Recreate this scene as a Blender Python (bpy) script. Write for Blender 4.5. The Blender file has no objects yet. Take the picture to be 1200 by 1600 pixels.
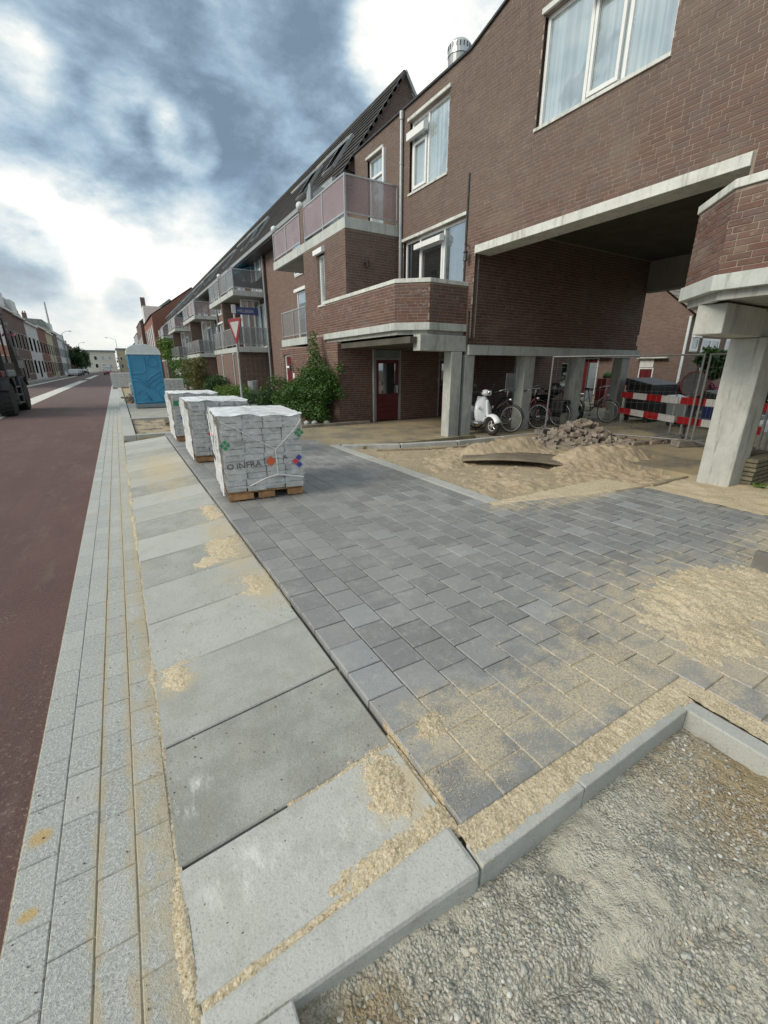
import bpy, bmesh, math, random
from mathutils import Vector, Matrix, noise
random.seed(7)
R = math.radians
D = bpy.data
SC = bpy.context.scene
COL = SC.collection

# ------------------------------------------------------------------ camera, sky, sun, exposure
cam = D.objects.new('camera', D.cameras.new('camera')); COL.objects.link(cam)
CAMH = 1.55
cam.location = (0, 0, CAMH)
cam.rotation_euler = (R(90 - 18.67), 0, R(-30.86))
cam.data.sensor_fit = 'HORIZONTAL'; cam.data.sensor_width = 36; cam.data.lens = 666 / 1200 * 36
cam.data.clip_start = 0.05; cam.data.clip_end = 3000
SC.camera = cam
SC.view_settings.view_transform = 'Standard'; SC.view_settings.look = 'None'
SC.view_settings.gamma = 1; SC.view_settings.use_curve_mapping = False
SC.view_settings.exposure = 0.95
SC.render.engine = 'CYCLES'
SC.cycles.max_bounces = 6; SC.cycles.transparent_max_bounces = 12
SUN_EL, SUN_AZ = 34.0, -88.0            # azimuth from +Y towards +X
SUN_STRENGTH, SKY_STRENGTH = 1.5, 0.09

TH, YA = R(18.67), R(30.86)
FWD = Vector((math.sin(YA) * math.cos(TH), math.cos(YA) * math.cos(TH), -math.sin(TH)))
RGT = Vector((math.cos(YA), -math.sin(YA), 0)); UPV = RGT.cross(FWD)
def proj(p):
    v = Vector(p) - Vector((0, 0, CAMH)); z = v.dot(FWD)
    if z < 0.05: return (-9999, -9999, z)
    return (600 + 666 * v.dot(RGT) / z, 800 - 666 * v.dot(UPV) / z, z)
def raydir(x, y):
    return (FWD * 666 + RGT * (x - 600) - UPV * (y - 800)).normalized()
def inframe(p, m=0):
    a = proj(p); return a[2] > 0.05 and -m < a[0] < 1200 + m and -m < a[1] < 1600 + m

class NT:
    """short node-tree writer"""
    def __init__(s, tree): s.t = tree; s.n = tree.nodes; s.l = tree.links
    def node(s, kind, **kw):
        n = s.n.new(kind)
        for k, v in kw.items():
            if isinstance(k, str) and hasattr(n, k) and k not in n.inputs: setattr(n, k, v)
            else: s.put(n.inputs[k], v)
        return n
    def put(s, sock, v):
        if isinstance(v, bpy.types.NodeSocket): s.l.new(v, sock)
        elif isinstance(v, (tuple, list)) and len(v) == 3 and sock.type == 'RGBA': sock.default_value = (*v, 1)
        else: sock.default_value = v
    def math(s, op, a, b=0.0, c=None, clamp=False):
        n = s.n.new('ShaderNodeMath'); n.operation = op; n.use_clamp = clamp
        s.put(n.inputs[0], a); s.put(n.inputs[1], b)
        if c is not None: s.put(n.inputs[2], c)
        return n.outputs[0]
    def mix(s, f, a, b, mode='MIX'):
        n = s.n.new('ShaderNodeMix'); n.data_type = 'RGBA'; n.blend_type = mode
        s.put(n.inputs[0], f); s.put(n.inputs[6], a); s.put(n.inputs[7], b); return n.outputs[2]
    def ss(s, v, a, b, lo=0.0, hi=1.0):
        n = s.n.new('ShaderNodeMapRange'); n.interpolation_type = 'SMOOTHSTEP'
        s.put(n.inputs[0], v); s.put(n.inputs[1], a); s.put(n.inputs[2], b); s.put(n.inputs[3], lo); s.put(n.inputs[4], hi)
        return n.outputs[0]
    def noise(s, vec, scale, detail=4, rough=.55, dim='3D', dist=0.0):
        n = s.n.new('ShaderNodeTexNoise'); n.noise_dimensions = dim
        s.put(n.inputs['Vector'], vec); n.inputs['Scale'].default_value = scale
        n.inputs['Detail'].default_value = detail; n.inputs['Roughness'].default_value = rough
        n.inputs['Distortion'].default_value = dist
        return n.outputs['Fac']
    def vor(s, vec, scale, out='Distance', feat='F1'):
        n = s.n.new('ShaderNodeTexVoronoi'); n.feature = feat
        s.put(n.inputs['Vector'], vec); n.inputs['Scale'].default_value = scale
        return n.outputs[out]
    def vec(s, v, sc=(1, 1, 1), loc=(0, 0, 0), rot=(0, 0, 0)):
        n = s.n.new('ShaderNodeMapping'); s.put(n.inputs[0], v)
        n.inputs[1].default_value = loc; n.inputs[2].default_value = rot; n.inputs[3].default_value = sc
        return n.outputs[0]

world = D.worlds.new('World'); SC.world = world; world.use_nodes = True
def build_world():
    w = NT(world.node_tree); w.n.clear()
    out = w.n.new('ShaderNodeOutputWorld'); bg = w.n.new('ShaderNodeBackground')
    sky = w.node('ShaderNodeTexSky', sky_type='NISHITA', sun_disc=False, sun_elevation=R(SUN_EL), sun_rotation=R(SUN_AZ))
    tc = w.n.new('ShaderNodeTexCoord'); d = tc.outputs['Generated']
    sep = w.node('ShaderNodeSeparateXYZ', Vector=d)
    zz = w.math('ADD', w.math('MAXIMUM', sep.outputs[2], 0.0), 0.16)
    cx = w.math('DIVIDE', sep.outputs[0], zz); cy = w.math('DIVIDE', sep.outputs[1], zz)
    p = w.node('ShaderNodeCombineXYZ', X=cx, Y=cy).outputs[0]
    q3 = w.vec(d, (1, 1, 1.9)); base = w.noise(w.vec(q3, loc=(2, 5, 1)), 3.0, 9, .62, dist=.5)
    fine = w.noise(w.vec(q3, loc=(7, 3, 0)), 6.5, 10, .60, dist=.25)
    wob = w.noise(w.vec(q3, loc=(1, 9, 4)), 5.0, 6, .6)
    # large cloud masses placed by the direction they hang in
    def mass(px, py, rad, amp):
        v = raydir(px, py)
        vm = w.n.new('ShaderNodeVectorMath'); vm.operation = 'DOT_PRODUCT'
        w.put(vm.inputs[0], d); vm.inputs[1].default_value = v
        c0 = math.cos(rad)
        return w.math('MULTIPLY', w.ss(w.math('ADD', vm.outputs['Value'], w.math('MULTIPLY', w.math('SUBTRACT', wob, .5), (1 - c0) * 1.6)), c0, 1 - (1 - c0) * .15), amp)
    def total(lst):
        acc = None
        for m in lst:
            q = mass(*m); acc = q if acc is None else w.math('ADD', acc, q)
        return acc
    dark = total([(330, 40, R(13), .16), (120, 30, R(11), .14), (470, 230, R(15), .24), (330, 300, R(9), .20), (130, 270, R(9), .30), (240, 120, R(9), .14),
                  (20, 400, R(5.5), .62), (195, 468, R(2.6), .34), (560, 300, R(9), .12), (60, 60, R(9), .12), (530, 90, R(8), .10)])
    light = total([(10, 110, R(5), .30), (110, 160, R(5), .24), (215, 185, R(4.5), .34), (290, 215, R(3.6), .46), (620, 70, R(5.5), .62), (690, 40, R(6), .35), (380, 30, R(4), .16),
                   (100, 480, R(14), .22), (250, 430, R(10), .22), (110, 345, R(7), .36), (330, 400, R(8), .26), (30, 330, R(5), .3)])
    t = w.math('ADD', w.math('SUBTRACT', light, dark), w.math('ADD', w.math('MULTIPLY', w.math('SUBTRACT', base, .5), .8), w.math('MULTIPLY', w.math('SUBTRACT', w.math('ABSOLUTE', w.math('SUBTRACT', fine, .5)), .09), 1.15)))
    t = w.math('ADD', w.math('ADD', t, .60), w.math('MULTIPLY', w.math('SUBTRACT', w.noise(w.vec(q3, loc=(3, 3, 8)), 22.0, 6, .7), .5), .35))
    # grey-blue bellies to white edges
    cr = w.n.new('ShaderNodeValToRGB'); w.put(cr.inputs[0], t)
    e = cr.color_ramp.elements
    e[0].position = .04; e[0].color = (.085, .125, .175, 1)
    e[1].position = 1.0; e[1].color = (.52, .53, .52, 1)
    for pos, c in ((.20, (.115, .165, .225)), (.36, (.160, .225, .290)), (.50, (.225, .290, .345)), (.64, (.31, .36, .395)), (.80, (.41, .435, .445))):
        k = e.new(pos); k.color = (*c, 1)
    nish = w.mix(1.0, sky.outputs[0], (SKY_STRENGTH,) * 3, 'MULTIPLY')
    cover = w.ss(fine, .30, .52, .80, 1.0)
    horizon = w.ss(sep.outputs[2], 0.0, .26, .72, 0.0)
    cl = w.mix(w.math('MULTIPLY', horizon, .85), cr.outputs[0], (.35, .375, .38))
    col = w.mix(cover, nish, cl)
    low = w.ss(sep.outputs[2], -.02, 0.0)
    col = w.mix(1.0, col, (1.20, 1.16, 1.11), 'MULTIPLY'); col = w.mix(low, (.12, .115, .105), col)
    w.put(bg.inputs[0], col); bg.inputs[1].default_value = 1.0
    w.l.new(bg.outputs[0], out.inputs[0])
build_world()
sun = D.objects.new('sun', D.lights.new('sun', 'SUN')); COL.objects.link(sun)
sun.data.energy = SUN_STRENGTH; sun.data.angle = R(30); sun.data.color = (1, .91, .78)
sv = Vector((math.sin(R(SUN_AZ)) * math.cos(R(SUN_EL)), math.cos(R(SUN_AZ)) * math.cos(R(SUN_EL)), math.sin(R(SUN_EL))))
sun.rotation_euler = sv.to_track_quat('Z', 'Y').to_euler(); sun.location = (-5, 0, 12)

# ------------------------------------------------------------------ materials
MATS = {}
def newmat(name):
    m = D.materials.new(name); m.use_nodes = True; nt = NT(m.node_tree); nt.n.clear()
    out = nt.n.new('ShaderNodeOutputMaterial'); b = nt.n.new('ShaderNodeBsdfPrincipled')
    nt.l.new(b.outputs[0], out.inputs[0]); MATS[name] = m
    geo = nt.n.new('ShaderNodeNewGeometry'); nt.P = geo.outputs['Position']; nt.N = geo.outputs['Normal']; nt.b = b; nt.out = out
    tc = nt.n.new('ShaderNodeTexCoord'); nt.O = tc.outputs['Object']
    return m, nt
def bump(nt, h, strength=.3, dist=.01, prev=None):
    n = nt.n.new('ShaderNodeBump'); n.inputs['Strength'].default_value = strength; n.inputs['Distance'].default_value = dist
    nt.put(n.inputs['Height'], h)
    nt.l.new(n.outputs[0], nt.b.inputs['Normal']); return n
def simple(name, col, rough=.6, var=.15, scale=8, metal=0.0, bstr=.15, bdist=.004, dirt=None, spec=.5):
    m, nt = newmat(name)
    a = nt.noise(nt.P, scale, 5, .6)
    c = nt.mix(nt.ss(a, .3, .7), tuple(x * (1 - var) for x in col), tuple(min(1, x * (1 + var)) for x in col))
    if dirt:
        g = nt.noise(nt.vec(nt.P, (1, 1, .35)), scale * .35, 6, .65)
        c = nt.mix(nt.ss(g, .48, .72, 0, dirt[1]), c, dirt[0])
        if name in ('concrete', 'coping', 'fascia', 'soffit'):
            st = nt.noise(nt.vec(nt.P, (9, 9, .9)), 1.3, 6, .75); c = nt.mix(nt.ss(st, .50, .70, 0, .7), c, tuple(x * .62 for x in dirt[0])); c = nt.mix(nt.ss(nt.noise(nt.P, 28, 4, .75), .55, .72, 0, .35), c, (.16, .16, .13))
    nt.put(nt.b.inputs['Base Color'], c); nt.b.inputs['Roughness'].default_value = rough
    nt.b.inputs['Metallic'].default_value = metal; nt.b.inputs['Specular IOR Level'].default_value = spec
    if bstr: bump(nt, nt.noise(nt.P, scale * 9, 4, .6), bstr, bdist)
    return m
def rnd_attr(nt):
    n = nt.n.new('ShaderNodeAttribute'); n.attribute_name = 'rnd'; return n.outputs['Fac']
def blobs(nt, lst):
    """soft patches round points on the ground: [(x, y, radius_x, radius_y)]"""
    acc = None; sp = nt.node('ShaderNodeSeparateXYZ', Vector=nt.P)
    for (x, y, rx, ry) in lst:
        dx = nt.math('DIVIDE', nt.math('SUBTRACT', sp.outputs[0], x), rx); dy = nt.math('DIVIDE', nt.math('SUBTRACT', sp.outputs[1], y), ry)
        r = nt.math('SQRT', nt.math('ADD', nt.math('MULTIPLY', dx, dx), nt.math('MULTIPLY', dy, dy)))
        v = nt.math('SUBTRACT', 1.0, r)
        acc = v if acc is None else nt.math('MAXIMUM', acc, v)
    return acc

SANDC = (.42, .31, .165)
def m_paver():
    m, nt = newmat('paver'); r = rnd_attr(nt)
    c = nt.mix(nt.ss(r, 0, .9), (.195, .192, .182), (.295, .290, .275))
    c = nt.mix(nt.ss(r, .91, .97), c, (.33, .345, .34))
    big = nt.noise(nt.P, 1.3, 4, .6)
    c = nt.mix(nt.ss(big, .35, .7, 0, .5), c, (.225, .235, .24))
    mott = nt.noise(nt.P, 22, 6, .7)
    c = nt.mix(nt.ss(mott, .35, .75, 0, .5), c, (.27, .275, .275))
    sc1 = nt.noise(nt.vec(nt.P, (1, 1, 1), rot=(0, 0, .5)), 34, 3, .6, dist=1.8)
    msk = nt.noise(nt.P, 5, 3, .6)
    scr = nt.math('MULTIPLY', nt.ss(sc1, .66, .74), nt.ss(msk, .46, .60))
    c = nt.mix(nt.math('MULTIPLY', scr, .8), c, (.62, .62, .60))
    dots = nt.vor(nt.vec(nt.P, loc=(3, 1, 0)), 26)
    c = nt.mix(nt.math('MULTIPLY', nt.ss(dots, .10, .05), nt.ss(nt.noise(nt.P, 9, 2), .56, .6)), c, (.6, .6, .56))
    fine = nt.noise(nt.P, 150, 4, .75)
    c = nt.mix(nt.ss(fine, .48, .30, 0, .65), c, (.06, .06, .06)); c = nt.mix(nt.ss(fine, .56, .72, 0, .5), c, (.36, .36, .34)); c = nt.mix(nt.ss(nt.noise(nt.vec(nt.P, loc=(5, 5, 5)), 3.2, 7, .72), .48, .68, 0, .5), c, (.38, .375, .35)); c = nt.mix(nt.ss(nt.noise(nt.vec(nt.P, loc=(1, 8, 5)), 17, 7, .75), .55, .70, 0, .55), c, (.46, .46, .44))
    b = blobs(nt, [(3.1, 1.05, 1.5, .9), (2.0, 1.0, .95, .45), (1.15, 1.1, .45, .35), (3.0, .6, 1.2, .5), (5.3, 1.2, 1.6, .5), (3.75, 3.4, .4, .3), (5, 3.2, 1.4, .25)])
    sn = nt.noise(nt.P, 7, 6, .7); sn2 = nt.noise(nt.P, 170, 2, .6)
    s = nt.ss(nt.math('ADD', nt.math('ADD', b, nt.math('MULTIPLY', nt.math('SUBTRACT', sn, .5), 2.6)), nt.math('MULTIPLY', nt.math('SUBTRACT', sn2, .5), 1.6)), .10, .70, 0, .9)
    s = nt.math('MULTIPLY', s, nt.ss(nt.noise(nt.P, 80, 5, .8), .40, .56, .12, 1.0)); c = nt.mix(s, c, nt.mix(nt.ss(nt.noise(nt.P, 240, 2), .35, .65), (.42, .345, .215), (.66, .56, .38)))
    nt.put(nt.b.inputs['Base Color'], c)
    nt.put(nt.b.inputs['Roughness'], nt.ss(mott, .3, .7, .34, .60))
    bump(nt, nt.math('ADD', nt.noise(nt.P, 150, 3, .6), nt.math('MULTIPLY', mott, .6)), .6, .004)
m_paver()
def m_granite():
    m, nt = newmat('granite'); r = rnd_attr(nt)
    c = nt.mix(r, (.33, .34, .32), (.42, .425, .395))
    s1 = nt.noise(nt.P, 90, 4, .75); s2 = nt.noise(nt.P, 260, 2, .7); s3 = nt.noise(nt.P, 30, 4, .6)
    c = nt.mix(nt.ss(s1, .42, .66, 0, .8), c, (.60, .62, .58))
    c = nt.mix(nt.ss(s2, .46, .34, 0, .75), c, (.12, .125, .12))
    c = nt.mix(nt.ss(nt.noise(nt.P, 2.2, 4, .6), .58, .72, 0, .25), c, (.42, .34, .20))
    b = blobs(nt, [(-.11, 2.0, .11, 40), (-.225, 2, .05, 40), (-.34, 2, .03, 40)])
    sn = nt.noise(nt.P, 9, 6, .7); sn2 = nt.noise(nt.P, 150, 2)
    s = nt.ss(nt.math('ADD', nt.math('ADD', b, nt.math('MULTIPLY', nt.math('SUBTRACT', sn, .5), 2.6)), nt.math('MULTIPLY', nt.math('SUBTRACT', sn2, .5), 1.2)), .15, 1.0, 0, .75)
    c = nt.mix(s, c, (.44, .37, .245))
    st = blobs(nt, [(-.53, 1.63, .07, .06), (-.53, 1.35, .05, .035)])
    c = nt.mix(nt.ss(nt.math('ADD', st, nt.math('MULTIPLY', nt.math('SUBTRACT', sn, .5), .9)), .2, .7, 0, .75), c, (.50, .33, .10))
    nt.put(nt.b.inputs['Base Color'], c); nt.b.inputs['Roughness'].default_value = .8
    bump(nt, nt.math('ADD', s1, nt.math('MULTIPLY', s2, .5)), .9, .006)
m_granite()
def m_slab():
    m, nt = newmat('concrete_slab'); r = rnd_attr(nt)
    c = nt.mix(nt.ss(r, .2, .8), (.24, .24, .215), (.43, .435, .405))
    a = nt.noise(nt.P, 4, 6, .65); f = nt.noise(nt.P, 120, 4, .75)
    c = nt.mix(nt.ss(a, .35, .7, 0, .55), c, (.42, .43, .395))
    c = nt.mix(nt.ss(nt.noise(nt.P, 1.7, 5, .6), .5, .75, 0, .4), c, (.38, .36, .27))
    c = nt.mix(nt.ss(f, .47, .30, 0, .6), c, (.13, .13, .12)); c = nt.mix(nt.ss(f, .56, .72, 0, .45), c, (.55, .55, .51)); c = nt.mix(nt.ss(nt.noise(nt.vec(nt.P, loc=(9, 2, 0)), 6, 8, .75), .48, .68, 0, .45), c, (.27, .26, .22))
    c = nt.mix(nt.ss(nt.vor(nt.P, 45), .09, .04, 0, .85), c, (.05, .045, .04))
    w1 = nt.noise(nt.vec(nt.P, (1, .35, 1), rot=(0, 0, -.5)), 16, 5, .7)
    b2 = blobs(nt, [(.0, 1.5, .12, .12), (.1, 1.1, .2, .12), (.45, 1.0, .3, .12)])
    c = nt.mix(nt.math('MULTIPLY', nt.ss(w1, .5, .7), nt.ss(b2, .0, .6, 0, .7)), c, (.66, .66, .62))
    b = blobs(nt, [(.66, 4.0, .33, 1.7), (.7, 3.0, .25, .6), (.02, 2.25, .17, .17), (.4, 8, .7, 3), (.7, 1.05, .25, .25)])
    sn = nt.noise(nt.P, 9, 6, .7); sn2 = nt.noise(nt.P, 130, 2)
    s = nt.ss(nt.math('ADD', nt.math('ADD', b, nt.math('MULTIPLY', nt.math('SUBTRACT', sn, .5), 1.7)), nt.math('MULTIPLY', nt.math('SUBTRACT', sn2, .5), .6)), .15, 1.0, 0, .75)
    c = nt.mix(s, c, (.46, .37, .22))
    nt.put(nt.b.inputs['Base Color'], c); nt.b.inputs['Roughness'].default_value = .75
    bump(nt, nt.math('ADD', nt.noise(nt.P, 90, 4, .7), nt.math('MULTIPLY', a, 2)), .6, .005)
m_slab()
def m_sand(name, c1, c2, c3, gs=1.0, big=3.0):
    m, nt = newmat(name)
    a = nt.noise(nt.P, big, 6, .65); g = nt.vor(nt.P, 170 * gs, 'Color'); gn = nt.noise(nt.P, 120 * gs, 4, .75)
    c = nt.mix(nt.ss(a, .3, .7), c1, c2)
    c = nt.mix(nt.ss(g, .3, .9, 0, .8), c, c3)
    c = nt.mix(nt.ss(g, .28, .05, 0, .6), c, tuple(x * .5 for x in c1)); c = nt.mix(nt.ss(gn, .46, .28, 0, .85), c, tuple(x * .3 for x in c1))
    nt.put(nt.b.inputs['Base Color'], c); nt.b.inputs['Roughness'].default_value = .95; nt.b.inputs['Specular IOR Level'].default_value = .15
    bump(nt, nt.math('ADD', gn, nt.math('MULTIPLY', nt.noise(nt.P, 45 * gs, 4, .6), 1.5)), .8, .006)
m_sand('sand', (.43, .345, .215), (.56, .465, .31), (.70, .62, .47))
m_sand('bed_sand', (.30, .24, .16), (.40, .33, .225), (.48, .41, .29), .5, 2.2)
def m_pit():
    m, nt = newmat('rubble_earth')
    a = nt.noise(nt.P, 2.1, 6, .65); a2 = nt.noise(nt.vec(nt.P, loc=(4, 4, 0)), 5, 6, .7); gn = nt.noise(nt.P, 150, 3, .65)
    c = nt.mix(nt.ss(a2, .3, .7), (.42, .40, .33), (.60, .575, .48))
    dust = nt.ss(nt.math('ADD', nt.noise(nt.vec(nt.P, loc=(6, 1, 0)), 3.2, 6, .7), nt.math('MULTIPLY', nt.math('SUBTRACT', nt.noise(nt.P, 24, 4, .7), .5), .5)), .46, .60)
    cell = nt.vor(nt.P, 95, 'Color'); cd = nt.math('MULTIPLY', nt.vor(nt.P, 95), nt.math('SUBTRACT', 1.0, nt.math('MULTIPLY', dust, .8)))
    c = nt.mix(nt.math('MULTIPLY', nt.ss(cell, .2, .9, 0, .7), nt.math('SUBTRACT', 1.0, nt.math('MULTIPLY', dust, .7))), c, (.70, .69, .62)); c = nt.mix(nt.ss(cd, .42, .62, 0, .5), c, (.20, .185, .145)); c = nt.mix(nt.math('MULTIPLY', dust, .6), c, (.56, .52, .42))
    yb = blobs(nt, [(2.1, .35, .7, .5), (.2, .55, .5, .25), (1.7, -.2, .5, .3), (1.0, -.35, .8, .35)])
    yel = nt.ss(nt.math('ADD', yb, nt.math('MULTIPLY', nt.math('SUBTRACT', a, .5), 2.2)), .05, .8, 0, .85)
    c = nt.mix(yel, c, (.37, .275, .145))
    c = nt.mix(nt.ss(gn, .40, .22, 0, .7), c, (.09, .085, .07))
    c = nt.mix(nt.ss(nt.vor(nt.P, 120, 'Color'), .55, 1, 0, .4), c, (.44, .44, .39))
    nt.put(nt.b.inputs['Base Color'], c); nt.b.inputs['Roughness'].default_value = .95; nt.b.inputs['Specular IOR Level'].default_value = .15
    bump(nt, nt.math('ADD', gn, nt.math('ADD', nt.math('MULTIPLY', cd, -1.6), nt.math('MULTIPLY', nt.noise(nt.P, 40, 5, .7), 1.6))), 1.0, .010)
m_pit()
def m_pebble():
    m, nt = newmat('pebble'); r = rnd_attr(nt)
    cr = nt.n.new('ShaderNodeValToRGB'); nt.put(cr.inputs[0], r); e = cr.color_ramp.elements
    e[0].color = (.18, .18, .16, 1); e[1].color = (.58, .59, .55, 1)
    for p, c in ((.35, (.29, .29, .26)), (.7, (.41, .41, .37)), (.86, (.38, .31, .21))): k = e.new(p); k.color = (*c, 1)
    nt.put(nt.b.inputs['Base Color'], nt.mix(nt.ss(nt.noise(nt.P, 120, 3), .4, .7, 0, .3), cr.outputs[0], (.45, .42, .35)))
    nt.b.inputs['Roughness'].default_value = .8
m_pebble()
def m_asphalt():
    m, nt = newmat('red_asphalt')
    a = nt.noise(nt.P, .8, 5, .6); g = nt.noise(nt.P, 130, 4, .75); v = nt.vor(nt.P, 110, 'Color')
    c = nt.mix(nt.ss(a, .3, .7), (.095, .050, .043), (.125, .068, .058))
    c = nt.mix(nt.ss(v, .3, 1, 0, .6), c, (.17, .085, .07))
    c = nt.mix(nt.ss(g, .46, .3, 0, .8), c, (.022, .012, .012))
    dust = nt.ss(nt.noise(nt.vec(nt.P, (1, .3, 1)), 4, 6, .7), .5, .75)
    edge = blobs(nt, [(-.6, 2.2, .28, 1.4), (-1.0, 3.6, .25, .25), (-.95, 2.6, .2, .18), (-.7, 2.0, .25, .5)])
    c = nt.mix(nt.math('MULTIPLY', nt.ss(edge, 0, .8, 0, .9), nt.ss(nt.noise(nt.P, 55, 5, .75), .56, .66)), c, (.30, .24, .18))
    c = nt.mix(nt.ss(nt.noise(nt.vec(nt.P, (2.2, .12, 1)), 1.4, 6, .7), .45, .7, 0, .35), c, (.07, .045, .042))
    c = nt.mix(nt.math('MULTIPLY', dust, .22), c, (.30, .24, .2))
    sp = nt.node('ShaderNodeSeparateXYZ', Vector=nt.P)
    c = nt.mix(nt.ss(sp.outputs[1], 8, 40, 0, .30), c, (.20, .17, .165))   # greyer up the street
    nt.put(nt.b.inputs['Base Color'], c); nt.b.inputs['Roughness'].default_value = .85
    bump(nt, nt.math('ADD', g, v), .8, .006)
m_asphalt()
def m_brick():
    m, nt = newmat('brick'); r = rnd_attr(nt)
    sp = nt.node('ShaderNodeSeparateXYZ', Vector=nt.P)
    cr = nt.n.new('ShaderNodeValToRGB'); nt.put(cr.inputs[0], r); e = cr.color_ramp.elements
    e[0].color = (.095, .046, .036, 1); e[1].color = (.18, .105, .080, 1)
    for p, c in ((.3, (.125, .060, .045)), (.6, (.145, .070, .050)), (.85, (.11, .070, .064))): k = e.new(p); k.color = (*c, 1)
    w = nt.noise(nt.P, 1.1, 5, .6)
    weather = nt.ss(nt.math('ADD', sp.outputs[2], nt.math('MULTIPLY', w, 2.0)), 3.6, 6.6, 0, .62)
    c = nt.mix(weather, cr.outputs[0], (.150, .122, .100))
    c = nt.mix(nt.ss(nt.noise(nt.P, 60, 4, .7), .5, .8, 0, .4), c, (.24, .20, .17))
    c = nt.mix(nt.ss(nt.noise(nt.vec(nt.P, (2.6, 2.6, .28)), 1.6, 6, .7), .50, .70, 0, .45), c, (.085, .070, .060))
    c = nt.mix(nt.ss(nt.noise(nt.vec(nt.P, (1, 1, 1.6), loc=(4, 0, 2)), .9, 6, .65), .52, .68, 0, .40), c, (.20, .165, .13))
    # white salt bloom on the bay parapets
    eff = nt.math('MULTIPLY', nt.ss(nt.noise(nt.vec(nt.P, (1, 1, 2.6)), 7, 5, .75), .55, .68), nt.math('MULTIPLY', nt.ss(sp.outputs[2], 2.6, 2.95), nt.ss(sp.outputs[2], 3.35, 3.15)))
    c = nt.mix(nt.math('MULTIPLY', eff, .42), c, (.42, .40, .38))
    nt.put(nt.b.inputs['Base Color'], c); nt.b.inputs['Roughness'].default_value = .85
    bump(nt, nt.noise(nt.P, 110, 4, .6), .35, .004)
m_brick()
def m_farbrick(name, c1, c2, mort, sx=.22, sz=.065):
    m, nt = newmat(name)
    # brick pattern on walls of either heading
    sp = nt.node('ShaderNodeSeparateXYZ', Vector=nt.P); sn = nt.node('ShaderNodeSeparateXYZ', Vector=nt.N)
    isx = nt.math('GREATER_THAN', nt.math('ABSOLUTE', sn.outputs[0]), .7)
    u = nt.math('ADD', nt.math('MULTIPLY', isx, sp.outputs[1]), nt.math('MULTIPLY', nt.math('SUBTRACT', 1.0, isx), sp.outputs[0]))
    v = nt.node('ShaderNodeCombineXYZ', X=u, Y=sp.outputs[2]).outputs[0]
    b = nt.n.new('ShaderNodeTexBrick'); nt.put(b.inputs['Vector'], v)
    b.inputs['Scale'].default_value = 1; b.inputs['Brick Width'].default_value = sx; b.inputs['Row Height'].default_value = sz
    b.inputs['Mortar Size'].default_value = .006; b.inputs['Color1'].default_value = (*c1, 1); b.inputs['Color2'].default_value = (*c2, 1); b.inputs['Mortar'].default_value = (*mort, 1)
    c = nt.mix(nt.ss(nt.noise(nt.P, .9, 5, .6), .35, .7, 0, .35), b.outputs[0], tuple((a + d) * .42 for a, d in zip(c1, c2)))
    c = nt.mix(nt.ss(nt.noise(nt.P, 6, 4, .6), .5, .75, 0, .25), c, mort)
    nt.put(nt.b.inputs['Base Color'], c); nt.b.inputs['Roughness'].default_value = .85
    bump(nt, nt.math('MULTIPLY', b.outputs['Fac'], -1.0), .4, .006)
m_farbrick('far_brick', (.12, .072, .058), (.17, .11, .088), (.22, .18, .15))
m_farbrick('red_far_brick', (.20, .075, .048), (.26, .10, .065), (.25, .17, .13))
m_farbrick('old_paving', (.20, .165, .11), (.27, .23, .155), (.32, .27, .18), .22, .11)
def m_oldpave():
    m, nt = newmat('old_clinker_paving')
    b = nt.n.new('ShaderNodeTexBrick'); nt.put(b.inputs['Vector'], nt.vec(nt.P, rot=(0, 0, .3)))
    b.inputs['Scale'].default_value = 1; b.inputs['Brick Width'].default_value = .21; b.inputs['Row Height'].default_value = .105
    b.inputs['Mortar Size'].default_value = .006; b.inputs['Color1'].default_value = (.20, .175, .13, 1); b.inputs['Color2'].default_value = (.15, .14, .115, 1); b.inputs['Mortar'].default_value = (.30, .24, .14, 1)
    c = nt.mix(nt.ss(nt.noise(nt.P, .9, 5, .65), .38, .6, 0, .75), b.outputs[0], (.38, .31, .185))
    nt.put(nt.b.inputs['Base Color'], c); nt.b.inputs['Roughness'].default_value = .85
    bump(nt, nt.math('MULTIPLY', b.outputs['Fac'], -1.0), .5, .01)
m_oldpave()
simple('mortar', (.27, .22, .18), .9, .2, 9)
simple('concrete', (.40, .41, .38), .75, .10, 5, dirt=((.24, .25, .22), .55))
simple('fascia', (.47, .50, .47), .55, .08, 4, dirt=((.28, .31, .27), .5))
simple('coping', (.60, .62, .58), .6, .08, 6, dirt=((.36, .38, .33), .6))
simple('kerb_concrete', (.42, .43, .41), .7, .14, 5, dirt=((.27, .265, .24), .6), bstr=.3)
simple('kerb_dark', (.17, .16, .145), .8, .2, 6, dirt=((.30, .25, .16), .5))
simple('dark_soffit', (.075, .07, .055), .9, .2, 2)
simple('soffit', (.30, .30, .275), .85, .12, 2, dirt=((.18, .18, .15), .5))
simple('white_frame', (.74, .76, .75), .35, .04, 5, bstr=0)
simple('white_paint', (.66, .66, .62), .6, .08, 3, bstr=.1)
simple('road_paint', (.62, .60, .54), .7, .12, 5, dirt=((.42, .38, .32), .5))
simple('zinc', (.33, .345, .35), .45, .12, 6, metal=.35)
simple('alu', (.50, .51, .51), .35, .06, 6, metal=.6, bstr=0)
simple('steel', (.17, .175, .175), .5, .12, 20, metal=.25, bstr=0)
simple('tile', (.052, .048, .045), .8, .35, 5, dirt=((.10, .105, .085), .6), bstr=.6, bdist=.02)
simple('tile_brown', (.20, .17, .14), .85, .25, 5, bstr=.4)
simple('black', (.012, .013, .014), .45, .2, 6, bstr=0)
simple('rubber', (.02, .02, .02), .75, .25, 20)
simple('dark_metal', (.05, .052, .055), .5, .2, 9, metal=.4, bstr=0)
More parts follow.
